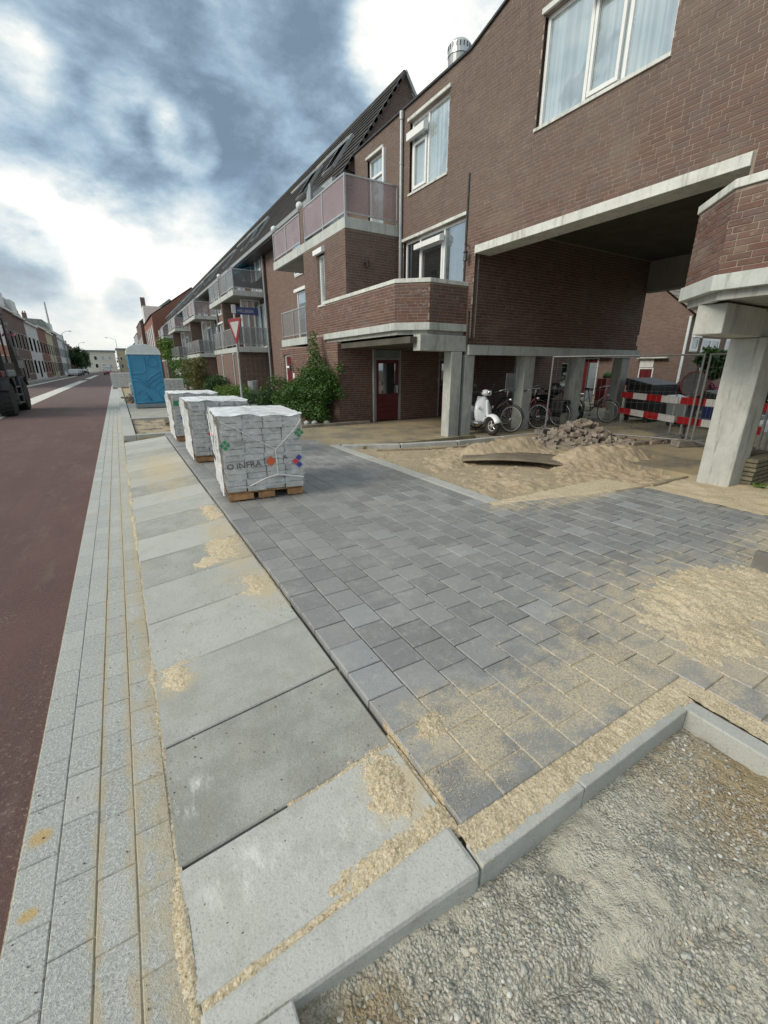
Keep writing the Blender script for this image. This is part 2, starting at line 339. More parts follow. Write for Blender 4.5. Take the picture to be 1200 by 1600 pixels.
simple('red_door', (.11, .010, .013), .4, .1, 4, bstr=0)
simple('red_film', (.21, .007, .009), .35, .06, 8, bstr=0)
simple('white_film', (.36, .36, .35), .4, .05, 8, bstr=0, dirt=((.45, .43, .4), .4))
simple('blue_plastic', (.045, .25, .42), .45, .08, 2.5, bstr=.05, dirt=((.06, .25, .38), .4))
simple('grey_plastic', (.20, .235, .245), .5, .1, 4, bstr=0)
simple('pale_plastic', (.62, .66, .66), .4, .06, 4, bstr=0)
simple('pallet_wood', (.34, .185, .085), .8, .3, 12, dirt=((.20, .12, .06), .6), bstr=.5)
simple('old_wood', (.16, .145, .095), .85, .3, 10, dirt=((.09, .10, .05), .6), bstr=.8, bdist=.01)
simple('ply', (.27, .225, .155), .85, .25, 3, dirt=((.36, .29, .18), .7), bstr=.3)
simple('old_ply', (.17, .14, .10), .85, .25, 3, dirt=((.33, .27, .18), .6), bstr=.3)
simple('block', (.44, .445, .42), .75, .10, 8, dirt=((.33, .335, .31), .5), bstr=.5)
simple('rubble_block', (.24, .205, .165), .85, .35, 3.7, dirt=((.34, .29, .22), .55), bstr=.7, bdist=.008)
simple('bark', (.10, .075, .05), .9, .3, 20, bstr=.8)
simple('navy', (.015, .03, .14), .4, .1, 5, bstr=0)
simple('print_black', (.03, .03, .035), .5, .1, 5, bstr=0)
simple('print_grey', (.28, .29, .29), .5, .1, 5, bstr=0)
simple('print_green', (.03, .22, .09), .5, .1, 5, bstr=0)
simple('print_blue', (.04, .05, .28), .5, .1, 5, bstr=0)
simple('print_red', (.55, .04, .06), .5, .1, 5, bstr=0)
simple('print_orange', (.52, .10, .03), .5, .1, 5, bstr=0)
simple('strap', (.62, .63, .61), .4, .1, 5, bstr=0)
simple('scooter_white', (.72, .74, .76), .2, .03, 3, bstr=0)
simple('tarp', (.010, .011, .013), .6, .2, 6)
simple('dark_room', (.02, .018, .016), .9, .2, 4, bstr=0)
simple('stucco_cream', (.58, .56, .47), .8, .1, 2, dirt=((.4, .38, .31), .4))
simple('stucco_yellow', (.48, .42, .27), .8, .1, 2, dirt=((.35, .3, .2), .4))
simple('stucco_white', (.60, .62, .62), .8, .08, 2, dirt=((.45, .46, .45), .4))
simple('stucco_grey', (.34, .36, .37), .8, .1, 2, dirt=((.25, .26, .25), .4))
simple('roof_grey', (.20, .22, .22), .8, .2, 2, dirt=((.12, .13, .13), .5))
simple('roof_red', (.22, .085, .05), .8, .25, 2)
simple('earth', (.13, .10, .07), .95, .3, 3, bstr=.8, bdist=.02)
simple('gravel_mix', (.20, .185, .155), .95, .4, 14, dirt=((.36, .31, .22), .6), bstr=1, bdist=.03)
simple('pavement_far', (.33, .325, .29), .85, .15, 1.5, dirt=((.40, .35, .25), .5))
simple('car_white', (.6, .62, .64), .25, .05, 2, bstr=0)
simple('car_red', (.25, .03, .03), .3, .05, 2, bstr=0)
simple('car_dark', (.04, .045, .055), .25, .05, 2, bstr=0)
def m_glass(name, col, refl=.35, rough=.03):
    m, nt = newmat(name)
    g = nt.node('ShaderNodeBsdfGlossy', Roughness=rough, Color=(.9, .95, 1)); d = nt.node('ShaderNodeBsdfDiffuse')
    a = nt.noise(nt.vec(nt.P, (1, 1, .25)), 2.4, 3, .5)
    fold = nt.noise(nt.vec(nt.P, (9, 9, .12)), 1.5, 3, .6); room = nt.noise(nt.vec(nt.P, (1, 1, .8)), 1.1, 3, .6)
    cc = nt.mix(nt.ss(fold, .35, .65), tuple(x * .68 for x in col), col); cc = nt.mix(nt.ss(room, .54, .60, 0, .55), cc, tuple(x * .35 for x in col)); nt.put(d.inputs['Color'], cc)
    fr = nt.node('ShaderNodeFresnel', IOR=1.5); mx = nt.n.new('ShaderNodeMixShader')
    f = nt.math('ADD', nt.math('MULTIPLY', fr.outputs[0], 1.1), refl, clamp=True)
    nt.put(mx.inputs[0], f); nt.l.new(d.outputs[0], mx.inputs[1]); nt.l.new(g.outputs[0], mx.inputs[2]); nt.l.new(mx.outputs[0], nt.out.inputs[0])
m_glass('glass_dark', (.02, .024, .024), .22)
m_glass('glass_curtain', (.42, .50, .50), .30)
m_glass('glass_mid', (.12, .15, .16), .35)
def m_trans(name, col, alpha, rough=.15):
    m, nt = newmat(name); b = nt.b
    b.inputs['Base Color'].default_value = (*col, 1); b.inputs['Roughness'].default_value = rough
    a = nt.noise(nt.P, 1.5, 3); nt.put(b.inputs['Alpha'], nt.ss(a, .3, .7, alpha - .06, alpha + .06))
m_trans('rail_glass', (.38, .29, .305), .52); m_trans('rail_glass_grey', (.25, .27, .28), .38); m_trans('mesh_film', (.2, .2, .2), .5)
def m_wrap(name, alo, ahi, col=(.80, .82, .83)):
    m, nt = newmat(name); b = nt.b
    n1 = nt.noise(nt.vec(nt.P, (1, 1, 1.6)), 7, 6, .7, dist=.8)
    b.inputs['Base Color'].default_value = (*col, 1); b.inputs['Roughness'].default_value = .22
    b.inputs['Specular IOR Level'].default_value = .7
    nt.put(b.inputs['Alpha'], nt.ss(n1, .35, .72, alo, ahi))
    bump(nt, nt.noise(nt.vec(nt.P, (1, 1, 2.5)), 14, 6, .7, dist=1.5), .45, .008)
m_wrap('wrap_film', .10, .60); m_wrap('wrap_top', .93, 1.0, (.88, .90, .91))
def m_leaf(name, c1, c2):
    m, nt = newmat(name); r = rnd_attr(nt)
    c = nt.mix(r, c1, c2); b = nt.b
    nt.put(b.inputs['Base Color'], c); b.inputs['Roughness'].default_value = .5; b.inputs['Specular IOR Level'].default_value = .4
    tr = nt.node('ShaderNodeBsdfTranslucent'); nt.put(tr.inputs['Color'], nt.mix(.5, c, (.12, .22, .02)))
    mx = nt.n.new('ShaderNodeMixShader'); mx.inputs[0].default_value = .25
    nt.l.new(b.outputs[0], mx.inputs[1]); nt.l.new(tr.outputs[0], mx.inputs[2]); nt.l.new(mx.outputs[0], nt.out.inputs[0])
m_leaf('leaf_green', (.028, .075, .016), (.085, .175, .035)); m_leaf('leaf_dark', (.014, .04, .014), (.04, .09, .028))
m_leaf('leaf_lime', (.07, .14, .02), (.16, .26, .05)); m_leaf('leaf_red', (.06, .065, .02), (.14, .12, .03))
m_leaf('petal_pink', (.42, .06, .14), (.62, .16, .26)); m_leaf('petal_violet', (.16, .12, .42), (.30, .25, .62)); m_leaf('petal_white', (.55, .55, .5), (.7, .7, .66))
M = MATS

# ------------------------------------------------------------------ mesh builder
class MB:
    def __init__(s): s.v = []; s.f = []; s.r = []; s.sm = False
    def add(s, vs, fs, r=None):
        o = len(s.v); s.v.extend(vs); s.f.extend(tuple(i + o for i in f) for f in fs)
        s.r.extend([random.random() if r is None else r] * len(fs)); return s
    def box(s, x0, x1, y0, y1, z0, z1, r=None):
        if x0 > x1: x0, x1 = x1, x0
        if y0 > y1: y0, y1 = y1, y0
        if z0 > z1: z0, z1 = z1, z0
        return s.add([(x0,y0,z0),(x1,y0,z0),(x1,y1,z0),(x0,y1,z0),(x0,y0,z1),(x1,y0,z1),(x1,y1,z1),(x0,y1,z1)],
                     [(0,3,2,1),(4,5,6,7),(0,1,5,4),(1,2,6,5),(2,3,7,6),(3,0,4,7)], r)
    def obox(s, c, ax, ay, az, r=None):
        """box round centre c with half-axis vectors"""
        c = Vector(c); ax = Vector(ax); ay = Vector(ay); az = Vector(az)
        vs = [c - ax - ay - az, c + ax - ay - az, c + ax + ay - az, c - ax + ay - az, c - ax - ay + az, c + ax - ay + az, c + ax + ay + az, c - ax + ay + az]
        return s.add([tuple(v) for v in vs], [(0,3,2,1),(4,5,6,7),(0,1,5,4),(1,2,6,5),(2,3,7,6),(3,0,4,7)], r)
    def tube(s, pts, rad, n=8, r=None, cap=True):
        pts = [Vector(p) for p in pts]; m = len(pts); rads = rad if isinstance(rad, (list, tuple)) else [rad] * m
        o = []; r = random.random() if r is None else r
        for i, p in enumerate(pts):
            t = (pts[min(i + 1, m - 1)] - pts[max(i - 1, 0)]).normalized()
            a = t.cross(Vector((0, 0, 1)));
            if a.length < .1: a = t.cross(Vector((0, 1, 0)))
            a.normalize(); b = t.cross(a)
            o += [tuple(p + (a * math.cos(2 * math.pi * k / n) + b * math.sin(2 * math.pi * k / n)) * rads[i]) for k in range(n)]
        fs = [(i * n + k, i * n + (k + 1) % n, (i + 1) * n + (k + 1) % n, (i + 1) * n + k) for i in range(m - 1) for k in range(n)]
        if cap: fs += [tuple(range(n))[::-1], tuple((m - 1) * n + k for k in range(n))]
        return s.add(o, fs, r)
    def prism(s, poly, z0, z1, r=None):
        n = len(poly)
        return s.add([(x, y, z0) for x, y in poly] + [(x, y, z1) for x, y in poly],
                     [tuple(range(n))[::-1], tuple(range(n, 2 * n))] + [(i, (i + 1) % n, n + (i + 1) % n, n + i) for i in range(n)], r)
    def xprism(s, prof, p0, p1, r=None):
        """profile of (offset sideways, z) swept from p0 to p1 (xy)"""
        d = (Vector(p1) - Vector(p0)); d.normalize(); nx, ny = d.y, -d.x
        n = len(prof); vs = [(p[0] + nx * a, p[1] + ny * a, z) for p in (p0, p1) for a, z in prof]
        return s.add(vs, [tuple(range(n)), tuple(range(n, 2 * n))[::-1]] + [(i, n + i, n + (i + 1) % n, (i + 1) % n) for i in range(n)], r)
    def lathe(s, c, prof, n=16, r=None, axis='z'):
        vs = []
        for rad, h in prof:
            for k in range(n):
                a = 2 * math.pi * k / n; u, v = rad * math.cos(a), rad * math.sin(a)
                vs.append((c[0] + u, c[1] + v, c[2] + h) if axis == 'z' else ((c[0] + h, c[1] + u, c[2] + v) if axis == 'x' else (c[0] + u, c[1] + h, c[2] + v)))
        m = len(prof)
        return s.add(vs, [(i * n + k, i * n + (k + 1) % n, (i + 1) * n + (k + 1) % n, (i + 1) * n + k) for i in range(m - 1) for k in range(n)] +
                     [tuple(range(n))[::-1], tuple((m - 1) * n + k for k in range(n))], random.random() if r is None else r)
    def ball(s, c, rx, ry=None, rz=None, n=10, m=6, r=None):
        ry = ry or rx; rz = rz or rx
        prof = [(max(.02, math.sin(math.pi * i / m)), -math.cos(math.pi * i / m)) for i in range(m + 1)]
        vs = [(c[0] + a * rx * math.cos(2 * math.pi * k / n), c[1] + a * ry * math.sin(2 * math.pi * k / n), c[2] + h * rz) for a, h in prof for k in range(n)]
        return s.add(vs, [(i * n + k, i * n + (k + 1) % n, (i + 1) * n + (k + 1) % n, (i + 1) * n + k) for i in range(m) for k in range(n)] + [tuple(range(n))[::-1], tuple(m * n + k for k in range(n))], random.random() if r is None else r)
    def torus(s, c, R0, r0, axis='x', n=24, m=8, r=None, rot=0.0):
        vs = []
        for i in range(n):
            a = 2 * math.pi * i / n
            for k in range(m):
                b = 2 * math.pi * k / m; q = R0 + r0 * math.cos(b); h = r0 * math.sin(b)
                if axis == 'x': x, y, z = h, q * math.cos(a), q * math.sin(a)
                elif axis == 'y': x, y, z = q * math.cos(a), h, q * math.sin(a)
                else: x, y, z = q * math.cos(a), q * math.sin(a), h
                if rot: x, y = x * math.cos(rot) - y * math.sin(rot), x * math.sin(rot) + y * math.cos(rot)
                vs.append((c[0] + x, c[1] + y, c[2] + z))
        return s.add(vs, [(i * m + k, i * m + (k + 1) % m, ((i + 1) % n) * m + (k + 1) % m, ((i + 1) % n) * m + k) for i in range(n) for k in range(m)], random.random() if r is None else r)
    def mesh(s, name):
        me = D.meshes.new(name); me.from_pydata(s.v, [], s.f)
        a = me.attributes.new('rnd', 'FLOAT', 'FACE'); a.data.foreach_set('value', s.r)
        if s.sm: me.shade_smooth()
        me.update(); return me
def link(o, parent=None, world=True):
    COL.objects.link(o)
    if parent is not None:
        o.parent = parent
        if world:
            q = parent; off = Vector((0, 0, 0))
            while q is not None: off += q.location; q = q.parent
            o.location = o.location - off
    return o
def obj(name, mb, mat, parent=None, world=True, bev=0, seg=2, smooth=False):
    if smooth: mb.sm = True
    me = mb if isinstance(mb, bpy.types.Mesh) else mb.mesh(name)
    if not me.materials: me.materials.append(M[mat])
    o = D.objects.new(name, me)
    if bev:
        b = o.modifiers.new('bevel', 'BEVEL'); b.width = bev; b.segments = seg; b.limit_method = 'ANGLE'; b.angle_limit = R(40)
    return link(o, parent, world)
def tag(o, label=None, cat=None, group=None, kind=None):
    if label: o['label'] = label
    if cat: o['category'] = cat
    if group: o['group'] = group
    if kind: o['kind'] = kind
    return o
def thing(name, label, cat, loc=(0, 0, 0), group=None, rz=0):
    o = D.objects.new(name, None); o.empty_display_size = .2; COL.objects.link(o)
    o.location = loc; o.rotation_euler = (0, 0, rz); return tag(o, label, cat, group)
def struct(name, mb, mat, **kw): return tag(obj(name, mb, mat, **kw), kind='structure')
def copy_tree(root, loc, rz=None, label=None):
    r = root.copy(); COL.objects.link(r); r.location = loc
    if rz is not None: r.rotation_euler = (0, 0, rz)
    if label: r['label'] = label
    for ch in list(root.children):
        c = ch.copy(); COL.objects.link(c); c.parent = r
        for g in list(ch.children):
            d = g.copy(); COL.objects.link(d); d.parent = c
    return r
def fbm(x, y, s=1.0, z=0.0, o=4):
    return noise.fractal(Vector((x * s, y * s, z)), .9, 2.0, o)
def heightfield(x0, x1, y0, y1, st, fn, mask=None):
    mb = MB(); nx = int((x1 - x0) / st) + 1; ny = int((y1 - y0) / st) + 1
    idx = {}; vs = []; fs = []
    pts = [[(x0 + i * st, y0 + j * st) for j in range(ny)] for i in range(nx)]
    H = [[fn(*pts[i][j]) for j in range(ny)] for i in range(nx)]
    def vid(i, j):
        k = (i, j)
        if k not in idx: idx[k] = len(vs); vs.append((*pts[i][j], H[i][j]))
        return idx[k]
    for i in range(nx - 1):
        for j in range(ny - 1):
            if mask and not mask(*pts[i][j]): continue
            fs.append((vid(i, j), vid(i + 1, j), vid(i + 1, j + 1), vid(i, j + 1)))
    mb.add(vs, fs, .5); mb.sm = True; return mb

# ================================================================== GROUND
ZR = -.135
g = struct('ground', MB().box(-700, 700, -300, 900, -.9, -.45), 'earth')
road = struct('road', MB().box(-7.3, -.589, -8, 300, -.4, ZR), 'red_asphalt')
for y0, y1 in ((13, 74), (86, 128)):
    pm = MB().add([(-4.5, y0, ZR + .004), (-3.72, y0, ZR + .004), (-3.72, y1 + 4, ZR + .004), (-4.5, y1, ZR + .004)], [(0, 1, 2, 3)])
    obj('lane_strip', pm, 'road_paint', road)
struct('far_gutter', MB().box(-7.75, -7.3, -8, 300, -.4, ZR + .01), 'road_paint')
struct('parking_strip', MB().box(-9.0, -7.75, -8, 300, -.4, ZR - .002), 'kerb_dark')  # dark colour paints in the shading along the parking band
struct('far_pavement', MB().box(-13, -9.0, -8, 300, -.4, -.03), 'pavement_far')
struct('old_paving', MB().box(2.6, 7.3, 8.32, 14, -.4, -.012).box(2.2, 3.8, 8.0, 8.32, -.4, -.012).box(7.3, 60, 8.0, 16, -.4, -.012).box(4.2, 7.3, 7.9, 8.32, -.4, -.012), 'old_clinker_paving')
struct('passage_paving', MB().box(7.35, 60, -12, 8.0, -.4, -.006), 'old_clinker_paving')
struct('footpath', MB().box(2.6, 5.3, 14, 70, -.4, -.02), 'pavement_far')
struct('verge_earth', MB().box(5.3, 7.0, 11.9, 70, -.4, .0), 'earth')
struct('sand_bed', MB().box(.79, 6.0, .75, 12.2, -.42, -.075).box(2.19, 6.0, -1.7, .75, -.42, -.075).box(.2, 2.6, 12.2, 70, -.42, -.09), 'bed_sand')

struct('joint_sand', MB().box(.803, 2.18, .80, 1.35, -.06, -.005).box(2.31, 5.9, -1.6, 2.1, -.06, -.011).box(3.85, 5.9, 2.9, 3.4, -.06, -.006), 'sand')
def paver_mesh(lx, ly, r, t=.07, c=.004):
    mb = MB(); x, y = lx / 2, ly / 2
    q = lambda a, b, z: [(-a, -b, z), (a, -b, z), (a, b, z), (-a, b, z)]
    vs = q(x, y, -t) + q(x, y, -c) + q(x - c, y - c, 0)
    fs = [(8, 9, 10, 11)] + [(i, (i + 1) % 4, 4 + (i + 1) % 4, 4 + i) for i in range(4)] + [(4 + i, 4 + (i + 1) % 4, 8 + (i + 1) % 4, 8 + i) for i in range(4)]
    mb.add(vs, fs, r); return mb
def lay_pieces(parent, name, mat, cells, lx_std, ly_std, limit, surf=lambda x, y: 0, t=.07, c=.004, jig=.0018, gap=.006, rest_name=None):
    """cells: (x0,x1,y0,y1); nearest `limit` in view are objects of their own, the rest one joined part"""
    cells = sorted(cells, key=lambda q: (not inframe(((q[0] + q[1]) / 2, (q[2] + q[3]) / 2, 0), 30), q[0] ** 2 * 1.0 + ((q[2] + q[3]) / 2) ** 2))
    var = {}
    rest = MB(); n = 0
    for (x0, x1, y0, y1) in cells:
        cx, cy = (x0 + x1) / 2, (y0 + y1) / 2; lx, ly = x1 - x0 - gap, y1 - y0 - gap
        k = random.randrange(14); r = (k + .5) / 14
        z = surf(cx, cy) + random.uniform(-jig, jig)
        if n < limit:
            key = (round(lx, 3), round(ly, 3), k)
            if key not in var:
                var[key] = paver_mesh(lx, ly, r, t, c).mesh(name); var[key].materials.append(M[mat])
            o = D.objects.new(name, var[key]); o.location = (cx, cy, z)
            o.rotation_euler = (random.uniform(-1, 1) * .006, random.uniform(-1, 1) * .006, random.uniform(-1, 1) * .008)
            link(o, parent); n += 1
        else:
            m = paver_mesh(lx, ly, r, t, c); rest.add([(a + cx, b + cy, d + z) for a, b, d in m.v], m.f, r)
    if rest.v:
        o = tag(obj(rest_name or name + 's_beyond', rest, mat, parent), kind='stuff')
pav = D.objects.new('pavement', None); COL.objects.link(pav); pav['kind'] = 'structure'
cells = []
PX, PY = .2155, .2335
for k in range(24):
    x0 = .80 + PX * k; x1 = x0 + PX
    ylo = .795 if x0 < 2.25 else -1.6
    yhi = 12.1 if x0 < 2.0 else (9.2 if x1 < 3.63 else 3.52 - (x0 - 3.8) * .2)
    off = 1.022 if k % 2 == 0 else .91
    y = off - PY * 14
    while y < yhi:
        a, b = max(y, ylo), min(y + PY, yhi)
        if b - a > .05: cells.append((x0, x1, a, b))
        y += PY
lay_pieces(pav, 'paver', 'paver', cells, PX, PY, 300, rest_name='pavers_beyond')

gut = D.objects.new('granite_gutter', None); COL.objects.link(gut); gut['kind'] = 'structure'
cells = []; far = []
GX = [(-.585, -.465, 1.296), (-.465, -.343, 1.408), (-.343, -.224, 1.35), (-.224, -.104, 1.46)]
for i, (a, b, off) in enumerate(GX):
    y = off - .234 * 8
    while y < 30:
        (cells if y < 9.6 else far).append((a, b, y, y + .234)); y += .234
lay_pieces(gut, 'granite_sett', 'granite', cells, .12, .234, 300, surf=lambda x, y: -.122 - .002 * (x > -.34), t=.09, c=.0035, jig=.001, gap=.0025)
rest = MB()
for (x0, x1, y0, y1) in far:
    m = paver_mesh(x1 - x0 - .005, y1 - y0 - .006, random.random(), .09, .005); rest.add([(p + (x0 + x1) / 2, q + (y0 + y1) / 2, s - .123) for p, q, s in m.v], m.f, random.random())
tag(obj('setts_beyond', rest, 'granite', gut), kind='stuff')
obj('gutter_bed', MB().box(-.588, -.10, -2, 30, -.42, -.1285), 'bed_sand', gut)
struct('gutter_far', MB().box(-.59, -.10, 30.01, 70, -.4, -.124), 'kerb_concrete')

# tilted entrance slabs
SL = math.atan(.095 / .88)
def slab_z(x): return -.125 + (x + .105) / .88 * .095
ramp = D.objects.new('entrance_ramp', None); COL.objects.link(ramp); ramp['kind'] = 'structure'
obj('ramp_bed', MB().box(-.1, .79, .7, 12.2, -.42, -.215), 'bed_sand', ramp)
rn = [1.0, .12, .45, .62, .55, .4, .7, .35, .5, .66, .3, .6, .48, .7, .55, .4, .6, .5, .7, .5]
ys = [(.842, 1.242)] + [(1.245 + .585 * i, 1.245 + .585 * (i + 1)) for i in range(18)]
for i, (y0, y1) in enumerate(ys):
    w = (.885) / math.cos(SL)
    mb = paver_mesh(w, y1 - y0 - .009, rn[i], .12, .006)
    o = obj('concrete_slab', mb, 'concrete_slab', ramp, world=False)
    o.location = (.340, (y0 + y1) / 2, slab_z(.34) + random.uniform(-.002, .002)); o.rotation_euler = (random.uniform(-.002, .002), -SL, random.uniform(-.002, .002))
kb = MB(); kb.xprism([(0, -.30), (0, slab_z(-.105)), (0, slab_z(-.105))][:0] or [(0, 0)], (0, 0), (1, 0)) if False else None
kerbs = D.objects.new('kerb', None); COL.objects.link(kerbs); kerbs['kind'] = 'structure'
def kerb_stone(vs, parent=kerbs, mat='concrete_slab', name='kerb_stone', bev=.007):
    mb = MB().add(vs, [(0,3,2,1),(4,5,6,7),(0,1,5,4),(1,2,6,5),(2,3,7,6),(3,0,4,7)], .55 + .3 * random.random())
    return obj(name, mb, mat, parent, bev=bev)
def kbox(x0, x1, y0, y1, z0, z1, **k): return kerb_stone([(x0,y0,z0),(x1,y0,z0),(x1,y1,z0),(x0,y1,z0),(x0,y0,z1),(x1,y0,z1),(x1,y1,z1),(x0,y1,z1)], **k)
zl, zr = slab_z(-.1) + .004, slab_z(.77) + .012
kerb_stone([(-.10,.735,-.32),(.772,.658,-.26),(.772,.832,-.26),(-.10,.832,-.32),(-.10,.735,zl),(.772,.655,zr),(.772,.832,zr),(-.10,.832,zl)], bev=.02)
kbox(.776, 1.318, .66, .745, -.3, -.018); kbox(1.322, 2.105, .66, .745, -.3, -.016)
kbox(2.11, 2.20, -.30, .745, -.3, -.022); kbox(2.11, 2.20, -1.6, -.304, -.3, -.022)
kbox(.03, .135, .60, .712, -.3, -.085)
# flat concrete band beside the sand, and sandy strip
for i in range(6): kbox(3.64, 3.83, 3.42 + i * .82, 4.236 + i * .82, -.2, -.004, bev=.006)
kx = [3.9, 4.75, 5.6, 6.2]
# old kerbs at the back of the sand bed
def ridge_kerb(p, q, z0, z1, w, mat='kerb_dark'):
    kb = MB().xprism([(0, z0), (0, z1), (w, z1), (w, z0)], p, q); return obj('kerb_stone', kb, mat, kerbs, bev=.012)
L1 = [(3.86, 8.22), (5.0, 7.72), (6.3, 7.42), (7.6, 7.36), (8.9, 7.34), (10.2, 7.3)]
for a, b in zip(L1, L1[1:]): ridge_kerb((a[0] + .01, a[1]), b, -.3, .012, .12, 'kerb_concrete')
L2 = [(4.35, 7.62), (5.4, 7.2), (6.7, 7.0), (8.0, 6.95)]
for a, b in zip(L2, L2[1:]): ridge_kerb((a[0] + .01, a[1]), b, -.3, -.035, .08, 'ply')
ridge_kerb((6.1, 3.02), (7.05, 3.02), -.2, .03, .05, 'ply'); ridge_kerb((5.4, 3.12), (6.08, 3.04), -.2, .012, .05, 'ply')
# pale kerb beyond the ramp
for i in range(14): kbox(-.10, .17, 12.3 + i * 2.4, 12.3 + i * 2.4 + 2.38, -.3, -.03)
kbox(.18, 1.1, 12.25, 12.42, -.3, -.02); kbox(1.11, 2.5, 12.25, 12.42, -.3, -.02); kbox(.18, 2.5, 16.4, 16.56, -.3, -.02)
struct('work_strip', MB().box(.2, 2.6, 16.6, 24, -.4, -.05), 'pavement_far')

# ---------------- pit of rubble earth
def pit_h(x, y):
    h = -.13 + .035 * fbm(x, y, 1.6, 3) + .015 * fbm(x, y, 6, 8) + .007 * fbm(x, y, 20, 1) + .007 * fbm(x, y, 46, 1, 3) 
    h += .05 * math.exp(-((x - 1.15) ** 2 / .12 + (y - .33) ** 2 / .02)) + .03 * math.exp(-((x - .6) ** 2 / .05 + (y - .15) ** 2 / .02))
    h -= .05 * math.exp(-((x - .1) ** 2 / .15 + (y - .6) ** 2 / .02)); h += .02 * max(0, min(1, x - 1))
    h -= .03 * math.exp(-((y - .28 - .12 * math.sin(x * 3)) ** 2 / .0012)) * (x < 1.4)
    return h
struct('pit_earth', heightfield(-.58, 2.12, -1.7, .735, .011, pit_h, mask=lambda x, y: (x > -.11 or y < .6) and (y < .665 or x < .7)), 'rubble_earth')
pb = MB()
def pebble(mb, x, y, z, s, r=None):
    ax, ay, az = s * random.uniform(.8, 1.5), s * random.uniform(.7, 1.1), s * random.uniform(.45, .8); t = random.uniform(0, 6.3)
    vs = []
    for (h, rr) in ((-1, .25), (-.45, .9), (.4, .85), (1, .22)):
        for k in range(5):
            a = 2 * math.pi * k / 5 + h; u = math.cos(a) * rr * ax * random.uniform(.8, 1.15); v = math.sin(a) * rr * ay * random.uniform(.8, 1.15)
            vs.append((x + u * math.cos(t) - v * math.sin(t), y + u * math.sin(t) + v * math.cos(t), z + h * az))
    mb.add(vs, [(0,1,2,3,4)[::-1], (15,16,17,18,19)] + [(i * 5 + k, i * 5 + (k + 1) % 5, i * 5 + 5 + (k + 1) % 5, i * 5 + 5 + k) for i in range(3) for k in range(5)], r)
n = 0
while n < 26000:
    x, y = random.uniform(-.1, 2.09), random.uniform(-.75, .645)
    d = .38 + 1.6 * fbm(x, y, 2.4, 12) + .9 * math.exp(-((x - 1.75) ** 2 / .05 + (y - .28) ** 2 / .03)) + .55 * math.exp(-((x - .65) ** 2 / .04 + (y - .22) ** 2 / .05)) - .5 * math.exp(-((x - 2.05) ** 2 / .02 + (y - .35) ** 2 / .1))
    n += 1
    if random.random() > d: continue
    s = .0020 + .0065 * random.random() ** 3.2 + (.007 if random.random() < .014 else 0)
    pebble(pb, x, y, pit_h(x, y) + s * .25, s)
tag(obj('pebbles', pb, 'pebble'), 'loose grey pebbles and gravel lying in the open pit', 'gravel', kind='stuff')

crumb = MB(); n = 0
while n < 1500:
    x, y = (random.uniform(-.58, .79), random.uniform(.9, 5) ** 1.0) if random.random() < .6 else (random.uniform(.8, 3.6), random.uniform(.85, 4.5))
    z = (-.12 if x < -.1 else (slab_z(x) if x < .78 else 0)) + .001; n += 1
    pebble(crumb, x, y, z, random.choice((.0012, .0015, .002, .002, .0035)), random.random() ** 3 * .3)
tag(obj('crumbs', crumb, 'earth'), 'dark crumbs of dirt scattered over slabs and pavers', 'dirt', kind='stuff')
grit = MB()
for (cx, cy, rx, ry, k) in ((.70, .90, .12, .08, 700), (.62, 1.08, .10, .16, 700), (.98, 1.21, .15, .12, 500), (.02, 2.28, .12, .18, 400), (.64, 3.1, .16, .3, 500), (.58, 4.0, .2, .4, 500), (3.1, 1.05, .9, .35, 2200), (1.9, .9, .7, .12, 900), (-.12, 2.0, .02, 1.2, 700), (1.2, 1.0, .3, .12, 400)):
    for _ in range(k):
        x, y = cx + random.gauss(0, rx), cy + random.gauss(0, ry)
        if y < .80 and x > .78: continue
        z = (-.12 if x < -.1 else (slab_z(x) if x < .78 else 0)) + .001
        pebble(grit, x, y, z, random.uniform(.0011, .0028))
tag(obj('sand_grains', grit, 'sand'), 'coarse yellow sand grains strewn round the sand patches', 'sand', kind='stuff')
# ---------------- sand
def sand_h(x, y):
    G = lambda cx, cy, rx, ry, a: a * math.exp(-(((x - cx) / rx) ** 2 + ((y - cy) / ry) ** 2))
    h = -.085 + .05 * fbm(x, y, 1.3, 5) + .045 * fbm(x, y, 4.5, 2) + .026 * fbm(x, y, 13, 7) - .02 * abs(fbm(x, y, 7, 17))
    h += G(6.75, 5.9, .62, .42, .36) + G(5.7, 6.05, .6, .35, .22) + G(6.2, 5.95, .8, .4, .08) + G(7.35, 4.55, .75, .4, .34) + G(6.75, 4.75, .6, .35, .16) + G(8.0, 4.3, .5, .3, .16) + G(4.7, 5.5, .5, .6, .07) + G(4.6, 4.2, .7, .4, .07) + G(5.9, 3.7, .6, .3, .05)
    h = -.085 + (h + .085) * .82
    h -= G(5.0, 5.3, .5, .18, .10) + G(6.1, 4.75, .4, .15, .06)
    e = min(1, max(0, (x - 3.83) / .25)) * min(1, max(0, (y - 3.1) / .25))
    return h * (.35 + .65 * e) - (1 - e) * .012
m_sand('damp_sand', (.31, .24, .16), (.42, .335, .225), (.54, .46, .33), .7, 2.0)
struct('sand_heap', heightfield(3.83, 8.9, 3.0, 7.6, .032, lambda x, y: sand_h(x, y), mask=lambda x, y: y > 3.52 - (x - 3.8) * .2 - .03 and y < 8.3 - (x - 3.8) * .45 + (.0 if x < 5.8 else (x - 5.8) * .45)), 'damp_sand')
def sand2(x, y):
    return .002 + .03 * fbm(x, y, 1.7, 31) + .012 * fbm(x, y, 7, 3) + .05 * math.exp(-((x - 6.7) / .6) ** 2 - ((y - 1.5) / .8) ** 2) - .05 * max(0, x - 7.3) - .06 * max(0, 6.05 - x)
struct('sand_strip', heightfield(5.9, 7.9, -1.5, 3.0, .045, sand2), 'sand')
